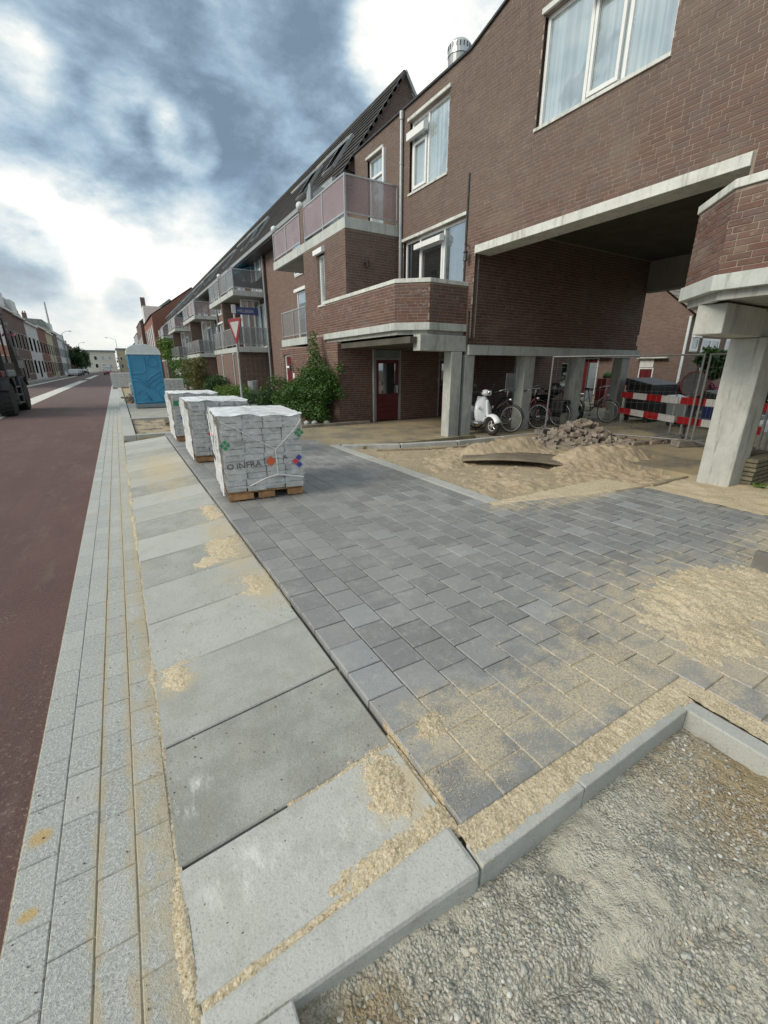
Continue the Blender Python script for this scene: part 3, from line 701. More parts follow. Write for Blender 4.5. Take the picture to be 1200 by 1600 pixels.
def edge_sand(x, y): return -.02 + .03 * fbm(x, y, 3, 3)
def spill(x0, x1, y0, y1, st, surf, dens, amp=.016, z0=0, grain=1.0):
    def f(x, y):
        d = dens(x, y) + .42 * fbm(x, y, 7 * grain, z0) + .30 * fbm(x, y, 30 * grain, z0 + 3) + .22 * random.uniform(-1, 1)
        return surf(x, y) + amp * max(-.6, min(1.3, d)) 
    struct('spilled_sand', heightfield(x0, x1, y0, y1, st, f, mask=lambda x, y: dens(x, y) > -1.0), 'sand')
Gs = lambda x, y, cx, cy, rx, ry: math.exp(-(((x - cx) / rx) ** 2 + ((y - cy) / ry) ** 2))
sl = lambda x, y: slab_z(min(x, .775))
spill(2.195, 2.325, -1.6, .80, .008, lambda x, y: -.022, lambda x, y: .9, .010, 41)
spill(.776, 2.20, .668, .80, .006, lambda x, y: -.026 + .010 * min(1, max(0, (y - .675) / .05)), lambda x, y: .55 + 1.2 * min(0, (y - .70) / .03) * .5, .012, 1)
spill(-.085, .70, .80, .875, .006, lambda x, y: slab_z(x) - .002, lambda x, y: 1.5 * math.exp(-((y - .838) / .013) ** 2) - .55 + .9 * fbm(x, y, 4, 61) - .5 * max(0, .02 - x), .008, 51)
spill(.30, .80, .78, 1.30, .006, sl, lambda x, y: 1.5 * max(Gs(x, y, .74, .86, .12, .07), Gs(x, y, .66, 1.08, .09, .18), Gs(x, y, .55, .87, .2, .05)) - .62, .014, 2)
spill(.775, 1.3, .66, .80, .006, lambda x, y: -.018, lambda x, y: 1.2 * Gs(x, y, .82, .77, .12, .07) - .5, .012, 22)
spill(.82, 1.35, 1.02, 1.42, .006, lambda x, y: 0, lambda x, y: 1.7 * Gs(x, y, .98, 1.21, .10, .075) - .75, .016, 4)
spill(-.12, .22, 1.95, 2.6, .008, sl, lambda x, y: 1.35 * Gs(x, y, .02, 2.3, .10, .17) - .72, .012, 6)
spill(.30, .80, 2.6, 6.0, .014, sl, lambda x, y: 1.15 * max(Gs(x, y, .66, 3.1, .12, .22), Gs(x, y, .60, 4.0, .16, .32), Gs(x, y, .45, 3.75, .2, .12), Gs(x, y, .68, 5.1, .1, .5)) - .72, .014, 8)
spill(2.32, 6.0, .3, 2.1, .016, lambda x, y: 0, lambda x, y: 2.0 * max(Gs(x, y, 3.45, 1.12, .80, .34), .8 * Gs(x, y, 2.85, .85, .35, .25), .85 * Gs(x, y, 4.3, .75, .7, .3)) - .85, .034, 10, .6)
spill(3.60, 6.0, 3.05, 3.62, .02, lambda x, y: 0, lambda x, y: 1.1 * math.exp(-((y - (3.50 - (x - 3.8) * .2)) / .07) ** 2) - .5, .014, 14, .6)
spill(-.135, -.085, -1.0, 9, .008, lambda x, y: -.124, lambda x, y: .05 - .5 * abs(x + .102) / .02 + 1.1 * fbm(x, y, 1.6, 77), .009, 17, .5)
# gravel patch beyond the ramp
struct('gravel_patch', heightfield(.2, 2.6, 12.45, 16.4, .06, lambda x, y: -.12 + .05 * fbm(x, y, 2.5, 2) + .03 * random.random()), 'gravel_mix')

# buckled board sticking out of the sand
bm_ = MB(); vs = []
for i in range(25):
    t = i / 24; x = 4.95 + 1.75 * t; y = 5.65 - 1.5 * t
    lift = .075 * math.sin(math.pi * min(1, t * 1.15)) * (1 - .3 * t)
    for j in range(7):
        s = j / 6; vs.append((x + s * .62, y + s * .62 - .05 * t, -.045 + lift * (1 - s * .75) + .055 * (1 - t) + .03 * s))
n = len(vs)
fs = [(i * 7 + j, (i + 1) * 7 + j, (i + 1) * 7 + j + 1, i * 7 + j + 1) for i in range(24) for j in range(6)]
bm_.add(vs, fs); o = obj('board', bm_, 'old_ply', smooth=True); tag(o, 'large buckled brown board half buried in the sand', 'board')
sm = o.modifiers.new('thick', 'SOLIDIFY'); sm.thickness = .018

# ================================================================== BUILDINGS
BRICK_L, BRICK_H, JT = .205, .0505, .0118
ALL = []     # brick pieces: (centre, u, length, height, r)
def wall(name, p0, p1, z0, z1, holes=(), top=None, parent=None, th=.12, store=None, mortar='mortar', skip_bricks=False):
    """brick wall face from p0 to p1 (outward = right of travel); holes (u0,u1,z0,z1)"""
    p0 = Vector((*p0, 0)); p1 = Vector((*p1, 0)); L = (p1 - p0).length; u = (p1 - p0).normalized(); nrm = Vector((u.y, -u.x, 0))
    us = sorted({0, L} | {max(0, min(L, h[i])) for h in holes for i in (0, 1)}); zs = sorted({z0, z1} | {max(z0, min(z1, h[i])) for h in holes for i in (2, 3)})
    back = MB()
    for a, b in zip(us, us[1:]):
        run = None
        for c, d in zip(zs, zs[1:]):
            m = ((a + b) / 2, (c + d) / 2)
            solid = not any(h[0] < m[0] < h[1] and h[2] < m[1] < h[3] for h in holes)
            if solid: run = [c, d] if run is None else [run[0], d]
            if (not solid or d == zs[-1]) and run:
                ctr = p0 + u * (a + b) / 2 - nrm * (th / 2 - .0035); ctr.z = (run[0] + run[1]) / 2
                if top is None or run[1] < z1: back.obox(ctr, u * ((b - a) / 2), nrm * (th / 2), (0, 0, (run[1] - run[0]) / 2))
                else:
                    N = 6
                    for q in range(N):
                        ua, ub = a + (b - a) * q / N, a + (b - a) * (q + 1) / N
                        A = p0 + u * ua + nrm * .0035; B = p0 + u * ub + nrm * .0035; za, zb = top(ua), top(ub); bk = -nrm * th
                        back.add([(A.x, A.y, run[0]), (B.x, B.y, run[0]), (B.x, B.y, zb), (A.x, A.y, za), (A.x + bk.x, A.y + bk.y, run[0]), (B.x + bk.x, B.y + bk.y, run[0]), (B.x + bk.x, B.y + bk.y, zb), (A.x + bk.x, A.y + bk.y, za)],
                                 [(0,1,2,3),(7,6,5,4),(3,2,6,7),(0,4,5,1)])
                run = None
    o = obj(name, back, mortar, parent)
    if skip_bricks: return o
    st = ALL if store is None else store
    pitch = BRICK_H + JT; k = 0; z = z0 + .004
    while z + BRICK_H < (z1 + 1.8 if top else z1 + .001):
        zc = z + BRICK_H / 2; segs = [(0, L)]
        for h in holes:
            if h[2] - .02 < zc < h[3] + .02:
                ns = []
                for a, b in segs:
                    if h[1] <= a or h[0] >= b: ns.append((a, b))
                    else:
                        if h[0] > a: ns.append((a, h[0]))
                        if h[1] < b: ns.append((h[1], b))
                segs = ns
        q = -((BRICK_L + JT) * random.choice((0, .25, .5, .75)))
        while q < L:
            ln = BRICK_L if random.random() > .18 else BRICK_L / 2 - JT / 2
            a, b = q, q + ln; q = b + JT
            for s0, s1 in segs:
                c, d = max(a, s0), min(b, s1)
                if d - c < .03: continue
                if top and z + BRICK_H > top((c + d) / 2): continue
                ctr = p0 + u * (c + d) / 2 + nrm * random.uniform(-.001, .0015); ctr.z = zc
                st.append((ctr, u, nrm, d - c, BRICK_H, random.random()))
        z += pitch; k += 1
    return o
def bricks_out(parent, pieces, limit, mat='brick', rest='brickwork'):
    pieces.sort(key=lambda q: (not inframe(q[0], 0), (q[0] - Vector((0, 0, CAMH))).length))
    var = {}; mb = MB(); n = 0
    for ctr, u, nrm, ln, h, r in pieces:
        if n < limit:
            k = int(r * 12)
            if k not in var:
                var[k] = MB().obox((0, 0, 0), (.5, 0, 0), (0, .009, 0), (0, 0, h / 2), (k + .5) / 12).mesh('brick'); var[k].materials.append(M[mat])
            o = D.objects.new('brick', var[k]); o.location = ctr; o.rotation_euler = (0, 0, math.atan2(u.y, u.x)); o.scale = (ln, 1, 1)
            link(o, parent); n += 1
        else:
            mb.obox(ctr - nrm * .0015, u * (ln / 2), nrm * .009, (0, 0, h / 2), r)
    if mb.v: tag(obj(rest, mb, mat, parent), kind='stuff')

def window(parent, plane, c, a0, a1, z0, z1, mull=(), out=-1, fw=.055, pane='glass_mid', panes=None, depth=.05, sill=True, lintel=False, door=None, inset=.07, frame='white_frame', name='window'):
    """plane 'x': wall at X=c seen from X-; 'y': wall at Y=c seen from Y-; a0..a1 along the wall"""
    def bx(mb, a, b, za, zb, d0, d1):
        if plane == 'x': mb.box(c + d0, c + d1, a, b, za, zb)
        else: mb.box(a, b, c + d0, c + d1, za, zb)
    if a0 > a1: a0, a1 = a1, a0
    fr = MB(); i0, i1 = inset, inset + depth
    bx(fr, a0, a0 + fw, z0, z1, i0, i1); bx(fr, a1 - fw, a1, z0, z1, i0, i1)
    bx(fr, a0 + fw, a1 - fw, z1 - fw, z1, i0, i1); bx(fr, a0 + fw, a1 - fw, z0, z0 + fw, i0, i1)
    ed = [a0] + sorted(mull) + [a1]
    for m in sorted(mull): bx(fr, m - fw / 2, m + fw / 2, z0 + fw, z1 - fw, i0 - .004, i1)
    w = obj(name, fr, frame, parent, bev=.004)
    for k in range(len(ed) - 1):
        p = MB(); a = ed[k] + (fw if k == 0 else fw / 2); b = ed[k + 1] - (fw if k == len(ed) - 2 else fw / 2)
        if door is not None and k in door:
            sf = MB(); t = .06
            bx(sf, a, a + t, z0 + fw, z1 - fw - .2, i0 - .025, i0 + .02); bx(sf, b - t, b, z0 + fw, z1 - fw - .2, i0 - .025, i0 + .02)
            bx(sf, a + t, b - t, z1 - fw - .2 - t, z1 - fw - .2, i0 - .025, i0 + .02); bx(sf, a + t, b - t, z0 + fw, z0 + fw + t, i0 - .025, i0 + .02)
            obj('sash', sf, frame, w, bev=.004)
        bx(p, a, b, z0 + fw, z1 - fw, i0 + .025, i0 + .035)
        obj('pane', p, (panes[k] if panes else pane), w)
    if sill:
        s = MB(); bx(s, a0 - .02, a1 + .02, z0 - .05, z0 - .004, -.035, i1); obj('sill', s, 'coping' if frame == 'white_frame' else frame, w)
    if lintel:
        s = MB(); bx(s, a0 - .03, a1 + .03, z1 + .004, z1 + .07, -.045, i1); obj('lintel', s, 'coping', w)
    return w
def shutter_box(parent, plane, c, a0, a1, z0, z1, d=.16):
    if a0 > a1: a0, a1 = a1, a0
    mb = MB()
    d = .13; prof = [(0, z0 + .02), (d, z0), (d, z1 - .05), (d * .2, z1), (0, z1)]
    if plane == 'x': mb.xprism([(-q + .0, z) for q, z in prof], (c, a0), (c, a1)) if False else mb.xprism(prof, (c, a1), (c, a0))
    else: mb.xprism(prof, (a0, c), (a1, c))
    return obj('shutter_box', mb, 'white_frame', parent, bev=.003)
def strip(mb, path, off0, off1, z0, z1):
    """band along a polyline (outward = right of travel) mitred at the corners"""
    P = [Vector(p) for p in path]; N = len(P); offs = []
    for i in range(N):
        ds = []
        if i > 0: ds.append((P[i] - P[i - 1]).normalized())
        if i < N - 1: ds.append((P[i + 1] - P[i]).normalized())
        ns = [Vector((d.y, -d.x)) for d in ds]; m = sum(ns, Vector((0, 0))).normalized(); offs.append(m / max(.3, m.dot(ns[0])))
    for i in range(N - 1):
        a, b = P[i], P[i + 1]; A0, A1, B0, B1 = a + offs[i] * off0, a + offs[i] * off1, b + offs[i + 1] * off0, b + offs[i + 1] * off1
        mb.prism([tuple(A0), tuple(A1), tuple(B1), tuple(B0)], z0, z1)
    return mb
def railing(parent, path, z0, z1, glass='rail_glass', n=None, top=True, every=1.3):
    rl = MB(); st = None
    r = D.objects.new('railing', None); COL.objects.link(r)
    q = parent.location; r.parent = parent; r.location = -Vector(q)
    fr = MB(); first = True
    for (a, b) in zip(path, path[1:]):
        A = Vector((*a, 0)); B = Vector((*b, 0)); L = (B - A).length; u = (B - A).normalized(); k = max(1, round(L / every)); nr = Vector((u.y, -u.x, 0))
        for i in range(k + 1):
            if i == 0 and not first: continue
            c = A + u * (L * i / k); c.z = (z0 + z1) / 2
            fr.obox(c, u * .02, nr * .022, (0, 0, (z1 - z0) / 2))
        first = False
        for z in (z1 - .02, z0 + .13):
            c = (A + B) / 2; c.z = z; fr.obox(c, u * (L / 2), nr * .018, (0, 0, .018))
        for i in range(k):
            c = A + u * (L * (i + .5) / k); c.z = (z0 + .15 + z1 - .04) / 2
            g = MB().obox(c, u * (L / k / 2 - .03), nr * .004, (0, 0, (z1 - z0 - .19) / 2)); gl = glass[i % len(glass)] if isinstance(glass, list) else glass
            o = D.objects.new('glass_panel', g.mesh('glass_panel')); o.data.materials.append(M[gl]); COL.objects.link(o); o.parent = r
    o = D.objects.new('rail_frame', fr.mesh('rail_frame')); o.data.materials.append(M['alu']); COL.objects.link(o); o.parent = r
    return r

# ------------------------------------------------------------------ the house that bridges the passage
XB = 6.95
br = thing('bridge_house', 'brown brick house spanning a dark passage, with white lintel and large white windows', 'building', (XB, 5.5, 0))
topf = lambda u: 7.38 + max(0, (u - 5.0)) * .26       # u counted from Y=13.3 towards the camera
U = lambda y: 13.3 - y
holes = [(U(7.85), U(3.04), 0, 3.99), (U(6.50), U(4.28), 5.48, 6.98), (U(10.42), U(8.93), 5.62, 7.06), (U(10.62), U(8.22), 2.6, 4.62), (U(12.52), U(11.66), 5.0, 6.98)]
wall('front_wall', (XB, 13.3), (XB, -2.5), 2.2, 7.38, holes, topf, br)
# caps along the roof line
cp = MB()
cp.box(XB - .05, XB + .12, 8.3, 13.38, 7.38, 7.42)
cp.add([(XB - .05, 8.3, 7.38), (XB + .12, 8.3, 7.38), (XB + .12, -2.5, topf(15.8)), (XB - .05, -2.5, topf(15.8)), (XB - .05, 8.3, 7.42), (XB + .12, 8.3, 7.42), (XB + .12, -2.5, topf(15.8) + .04), (XB - .05, -2.5, topf(15.8) + .04)], [(0,3,2,1),(4,5,6,7),(0,1,5,4),(1,2,6,5),(2,3,7,6),(3,0,4,7)])
obj('roof_cap', cp, 'dark_metal', br)
# lintel over the passage
lt = MB().box(XB - .035, XB + .42, 3.04, 7.85, 3.845, 3.99); obj('lintel', lt, 'coping', br, bev=.006)
# inner passage
wall('passage_wall', (7.02, 8.0), (13.7, 8.0), 2.06, 4.46, (), None, br)
wall('passage_wall_right', (13.7, 3.03), (7.08, 3.03), 2.2, 4.46, (), None, br)
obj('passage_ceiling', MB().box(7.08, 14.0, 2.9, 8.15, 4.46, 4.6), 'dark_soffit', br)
obj('inner_beam', MB().box(13.72, 14.1, 3.0, 8.1, 3.66, 4.455), 'soffit', br)
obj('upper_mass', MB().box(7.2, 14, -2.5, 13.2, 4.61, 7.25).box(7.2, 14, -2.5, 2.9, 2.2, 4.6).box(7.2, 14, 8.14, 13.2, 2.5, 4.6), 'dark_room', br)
obj('passage_fascia', MB().box(7.02, 9.55, 7.955, 8.10, 1.84, 2.055).box(9.556, 12.0, 7.955, 8.10, 1.84, 2.055).box(12.006, 13.95, 7.955, 8.10, 1.84, 2.055), 'fascia', br)
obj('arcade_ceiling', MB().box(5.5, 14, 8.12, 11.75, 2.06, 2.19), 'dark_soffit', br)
# arcade columns
def column(x0, x1, y0, y1, z1=1.838, mat='concrete'): return obj('column', MB().box(x0, x1, y0, y1, -.05, z1), mat, br, bev=.012)
column(6.56, 6.87, 8.0, 8.28, 1.90); column(6.98, 7.27, 8.02, 8.30)
obj('drain_pipe', MB().tube([(6.925, 8.1, 0), (6.925, 8.1, 2.0)], .03), 'dark_metal', br)
for x in (9.0, 11.05, 13.2): column(x, x + .36, 8.03, 8.33)
# arcade back wall with storage doors
AW = 11.55
dh = [(1.18, 2.1, 0, 2.06), (3.55, 4.5, 0, 2.06), (7.0, 7.9, 0, 2.06), (9.6, 10.4, .9, 1.75)]
wall('arcade_wall', (5.4, AW), (16.4, AW), 0, 2.2, dh, None, br)
def store_door(x0, x1, y=AW, h=1.78, glass=True, parent=br):
    d = obj('door', MB().box(x0 + .06, x1 - .06, y + .05, y + .09, .01, h), 'red_door', parent)
    fr = MB().box(x0, x0 + .05, y - .01, y + .08, 0, 2.06).box(x1 - .05, x1, y - .01, y + .08, 0, 2.06).box(x0 + .05, x1 - .05, y - .01, y + .08, h, h + .05)
    obj('door_frame', fr, 'zinc', d); obj('transom_panel', MB().box(x0 + .05, x1 - .05, y + .02, y + .04, h + .05, 2.05), 'grey_plastic', d)
    obj('pane', MB().box(x0 + .16, x1 - .18, y + .04, y + .06, .8, h - .1), 'glass_dark', d)
    for z in (.12, .28, .44, .60): obj('door_board', MB().box(x0 + .12, x1 - .14, y + .035, y + .06, z, z + .13), 'red_door', d, bev=.006)
    obj('handle', MB().box(x1 - .15, x1 - .10, y - .01, y + .05, .82, 1.05).box(x1 - .2, x1 - .10, y - .03, y - .008, .98, 1.0), 'alu', d)
store_door(6.58, 7.5); store_door(8.95, 9.9); store_door(12.4, 13.3)
wn = window(br, 'y', AW, 15.0, 15.8, .9, 1.75, panes=['glass_dark']); obj('sticker', MB().box(15.2, 15.65, AW + .06, AW + .068, 1.30, 1.37), 'white_film', wn)
obj('drain_pipe', MB().tube([(6.5, AW - .07, 0), (6.5, AW - .07, 2.08)], .035), 'zinc', br)
# windows of the bridge house
w = window(br, 'x', XB, 4.28, 6.50, 5.48, 6.98, mull=(4.99, 5.63), panes=['glass_curtain'] * 3, door=None, lintel=False)
obj('sash', MB().box(XB + .04, XB + .09, 5.06, 5.11, 5.54, 6.75).box(XB + .04, XB + .09, 5.52, 5.57, 5.54, 6.75).box(XB + .04, XB + .09, 5.11, 5.52, 5.54, 5.60).box(XB + .04, XB + .09, 5.11, 5.52, 6.69, 6.75), 'white_frame', w, bev=.004)
obj('lintel', MB().box(XB - .05, XB + .1, 4.24, 6.54, 6.99, 7.06), 'coping', w)
shutter_box(w, 'x', XB + .02, 4.98, 5.64, 6.72, 6.93)
w = window(br, 'x', XB, 8.93, 10.42, 5.62, 7.06, mull=(9.75,), panes=['glass_curtain', 'glass_curtain'])
obj('sash', MB().box(XB + .04, XB + .09, 9.80, 9.86, 5.69, 6.62).box(XB + .04, XB + .09, 10.28, 10.34, 5.69, 6.62).box(XB + .04, XB + .09, 9.86, 10.28, 5.69, 5.75).box(XB + .04, XB + .09, 9.86, 10.28, 6.56, 6.62), 'white_frame', w, bev=.004)
obj('lintel', MB().box(XB - .05, XB + .1, 8.88, 10.47, 7.07, 7.13), 'coping', w); shutter_box(w, 'x', XB + .02, 9.72, 10.42, 6.66, 6.86)
w = window(br, 'x', XB, 8.22, 10.62, 2.7, 4.62, mull=(9.02, 9.98), panes=['glass_mid', 'glass_dark', 'glass_dark'], door=[1], sill=False)
obj('lintel', MB().box(XB - .05, XB + .1, 8.17, 10.67, 4.63, 4.69), 'coping', w); shutter_box(w, 'x', XB + .02, 8.98, 10.02, 4.32, 4.48)
w = window(br, 'x', XB, 11.66, 12.52, 5.02, 6.98, mull=(), panes=['glass_curtain'], sill=False, name='balcony_door')
obj('sash', MB().box(XB + .05, XB + .12, 11.72, 12.46, 6.5, 6.56), 'white_frame', w)
obj('lintel', MB().box(XB - .05, XB + .1, 11.62, 12.56, 6.99, 7.05), 'coping', w); obj('shutter_rail', MB().box(XB - .08, XB, 11.52, 11.6, 6.2, 6.95), 'white_frame', w)
# pipes and lamps on the wall
obj('downpipe', MB().tube([(XB - .06, 10.70, 2.55), (XB - .06, 10.70, 7.28)], .04).tube([(XB - .06, 10.70, 7.2), (XB - .06, 10.70, 7.36)], .055).tube([(XB - .06, 10.70, 6.3), (XB - .06, 10.70, 6.36)], .046).tube([(XB - .06, 10.70, 4.5), (XB - .06, 10.70, 4.56)], .046), 'zinc', br)
obj('cable_duct', MB().box(XB - .03, XB, 8.14, 8.18, 2.95, 5.36), 'dark_metal', br)
obj('cable_duct', MB().box(XB - .03, XB, 7.9, 7.94, 2.06, 2.75), 'dark_metal', br)
def lantern(parent, p, hook=(0, 0, .2)):
    l = obj('lantern', MB().lathe(p, [(.02, .0), (.05, .01), (.045, .05), (.04, .15), (.055, .17), (.02, .22)], 8), 'dark_metal', parent)
    obj('bracket', MB().tube([(p[0], p[1], p[2] + .2), (p[0] + hook[0] * .3, p[1] + hook[1] * .3, p[2] + .33), (p[0] + hook[0], p[1] + hook[1], p[2] + hook[2] + .05)], .008, 6), 'dark_metal', l)
lantern(br, (XB - .12, 8.03, 3.72), (.12, 0, .2))
# weep joints above the lintel
for y in (3.4, 4.3, 5.2, 6.1, 7.0, 7.6): obj('weep_vent', MB().box(XB - .004, XB + .003, y - .006, y + .006, 4.0, 4.06), 'black', br)

# octagonal parapet bays
def bay(path, path_in, beam, col):
    n = 0
    for a, b in zip(path, path[1:]): wall('parapet', a, b, 2.47, 3.24, (), None, br, th=.10)
    m = MB(); strip(m, path, -.16, .03, 3.245, 3.325); obj('parapet_coping', m, 'coping', br, bev=.005)
    for a, b in zip(path, path[1:]):
        A, B = Vector(a), Vector(b)
    m = MB(); strip(m, path, -.05, .045, 2.325, 2.475); obj('fascia_board', m, 'fascia', br, bev=.004)
    m = MB(); strip(m, path, -.12, -.052, 2.24, 2.33); obj('soffit_trim', m, 'concrete', br)
    m = MB().prism(path_in, 2.26, 2.40); obj('bay_floor', m, 'soffit', br)
bay([(5.38, 12.35), (5.38, 8.52), (5.92, 8.03), (6.94, 8.03)], [(5.46, 12.3), (5.46, 8.55), (5.96, 8.12), (7.0, 8.12), (7.0, 12.3)], None, None)
bay([(6.94, 3.1), (6.15, 3.1), (5.62, 2.54), (5.62, -2.4)], [(7.0, 3.02), (6.2, 3.02), (5.70, 2.5), (5.70, -2.4), (7.0, -2.4)], None, None)
obj('beam', MB().box(5.68, 6.97, 8.0, 8.26, 1.905, 2.235), 'concrete', br, bev=.01)
obj('beam', MB().box(5.90, 7.6, 2.50, 2.80, 1.915, 2.235), 'concrete', br, bev=.012)
# stout column right, leaning of perspective only
obj('column', MB().box(6.93, 7.38, 2.42, 2.82, -.06, 1.913), 'concrete', br, bev=.015)
obj('passage_beam', MB().box(7.45, 14, 2.5, 3.0, 1.95, 2.2), 'soffit', br)
obj('bay_drain_pipe', MB().tube([(7.42, 2.6, 0), (7.42, 2.6, 1.9)], .03), 'dark_metal', br)
bricks_out(br, ALL, 300); ALL = []

# roof ventilator
v = thing('roof_ventilator', 'grey metal drum ventilator on the flat roof edge', 'ventilator', (8.2, 10.3, 7.2))
obj('base_box', MB().box(7.95, 8.45, 9.95, 10.55, 7.2, 8.22), 'zinc', v, bev=.01)
obj('drum', MB().lathe((8.2, 10.25, 8.22), [(.26, 0), (.26, .42), (.24, .5)], 20), 'zinc', v, smooth=False)
obj('cowl', MB().lathe((8.2, 10.25, 8.5), [(.275, 0), (.275, .2), (.2, .28), (.02, .33)], 20), 'alu', v)
for k in range(20):
    a = 2 * math.pi * k / 20; obj('slot', MB().obox((8.2 + .278 * math.cos(a), 10.25 + .278 * math.sin(a), 8.64), (-.012 * math.sin(a), .012 * math.cos(a), 0), (.003 * math.cos(a), .003 * math.sin(a), 0), (0, 0, .045)), 'dark_metal', v)

# ------------------------------------------------------------------ first terrace house: brick volume under the big balcony
P1 = 5.40
h1 = thing('terrace_house', 'brick terrace house with pink glass balcony beside the bridge house', 'building', (P1, 16, 0), 'balcony houses along the street')
wall('side_wall', (P1, 10.9), (XB - .01, 10.9), 3.33, 4.80, (), None, h1)
wall('side_wall_inner', (P1, 10.9), (XB - .01, 10.9), 2.5, 3.33, (), None, h1, skip_bricks=True)
wall('front_wall', (P1, 13.75), (P1, 10.9), 2.48, 4.80, [(13.75 - 12.72, 13.75 - 12.22, 3.27, 4.58)], None, h1)
wall('front_wall', (P1, 13.75), (P1, 12.36), 2.0, 2.48, (), None, h1)
wall('front_wall', (P1, 16.6), (P1, AW), 0, 2.0, [(.35, 1.15, 0, 2.0)], None, h1)
wall('front_wall', (P1, 16.6), (P1, 13.75), 2.0, 2.2, (), None, h1)
wall('front_wall', (P1, 12.355), (P1, AW), 2.0, 2.25, (), None, h1)
BR1 = ALL; bricks_out(h1, BR1, 0); ALL = []
window(h1, 'x', P1, 12.22, 12.72, 3.27, 4.52, pane='glass_curtain'); shutter_box(h1, 'x', P1 + .02, 12.16, 12.78, 4.53, 4.70)
lb = obj('lamp', MB().box(5.90, 6.0, 10.76, 10.9, 4.08, 4.12).box(5.92, 5.98, 10.74, 10.8, 3.98, 4.15), 'dark_metal', h1, bev=.01)
dr = window(h1, 'x', P1, 15.45, 16.25, .02, 2.0, pane='red_door', sill=False, name='front_door'); obj('transom_panel', MB().box(P1 + .05, P1 + .12, 15.5, 16.2, 1.55, 1.62), 'white_frame', dr)
obj('house_number_plate', MB().box(P1 - .02, P1, 15.15, 15.3, 1.2, 1.38), 'white_frame', h1); lantern(h1, (P1 - .1, 15.3, 1.45), (.1, 0, .1))
FB = MB(); strip(FB, [(P1, 16.6), (P1, 10.88), (XB, 10.88)], -.06, .02, 4.80, 5.04); obj('balcony_fascia', FB, 'fascia', h1, bev=.005)
obj('balcony_slab', MB().prism([(P1 + .065, 16.55), (P1 + .065, 10.95), (XB - .02, 10.95), (XB - .02, 16.55)], 4.82, 4.98), 'soffit', h1)
obj('balcony_end', MB().box(P1, XB, 16.5, 16.6, 4.82, 5.04), 'fascia', h1)
railing(h1, [(P1 + .03, 13.62), (P1 + .03, 10.93), (XB - .02, 10.93)], 5.02, 5.95, every=1.35)
railing(h1, [(P1 + .03, 16.55), (P1 + .03, 14.0)], 5.02, 5.90, every=1.25)
obj('pier', MB().box(P1 + .01, P1 + .3, 13.68, 13.93, 5.04, 5.98), 'far_brick', h1)
obj('party_screen', MB().box(P1 + .35, XB, 13.79, 13.82, 5.1, 6.6), 'rail_glass_grey', h1); obj('screen_post', MB().box(P1 + .31, P1 + .35, 13.78, 13.83, 5.04, 6.62), 'alu', h1)
fb = MB(); strip(fb, [(P1, 16.3), (P1, 13.76)], -.06, .02, 2.28, 2.5); obj('balcony_fascia', fb, 'fascia', h1)
obj('balcony_slab', MB().box(P1 + .07, XB, 13.76, 16.25, 2.3, 2.44), 'soffit', h1)
railing(h1, [(P1 + .03, 16.2), (P1 + .03, 13.85)], 2.48, 3.4, glass='rail_glass_grey', every=1.2)

def recess(parent, ya, yb, zt=6.9):
    """set-back front between two projecting halves, with its windows"""
    obj('recess_wall', MB().box(XB, XB + .2, ya, yb, 0, zt), 'far_brick', parent)
    L = yb - ya
    window(parent, 'x', XB, ya + .4, ya + 2.2, 2.55, 4.5, mull=(ya + 1.0, ya + 1.6), inset=-.05, panes=['glass_curtain', 'glass_mid', 'glass_dark'], door=[1])
    shutter_box(parent, 'x', XB - .03, ya + .4, ya + 1.05, 4.30, 4.52)
    window(parent, 'x', XB, ya + 3.3, ya + 5.2, 2.7, 4.45, mull=(ya + 4.2,), inset=-.05, pane='glass_mid')
    shutter_box(parent, 'x', XB - .03, ya + 3.2, ya + 5.3, 4.46, 4.62)
    window(parent, 'x', XB, ya + .5, ya + 1.7, 5.05, 6.75, mull=(ya + 1.1,), inset=-.05, pane='glass_curtain', sill=False)
    window(parent, 'x', XB, ya + 3.6, ya + 5.4, 5.1, 6.7, mull=(ya + 4.5,), inset=-.05, pane='glass_mid')
    shutter_box(parent, 'x', XB - .03, ya + 3.5, ya + 5.5, 6.5, 6.72)
    window(parent, 'x', XB, ya + 3.0, ya + 3.9, .05, 2.0, inset=-.05, pane='glass_mid', sill=False, name='front_door')
    window(parent, 'x', XB, ya + 4.6, ya + 5.3, .7, 2.0, inset=-.05, pane='glass_dark')
recess(h1, 13.3, 22.6)
def downpipe(parent, y): obj('downpipe', MB().tube([(XB - .12, y, .05), (XB - .12, y, 6.6)], .045), 'zinc', parent)
downpipe(h1, 22.75)
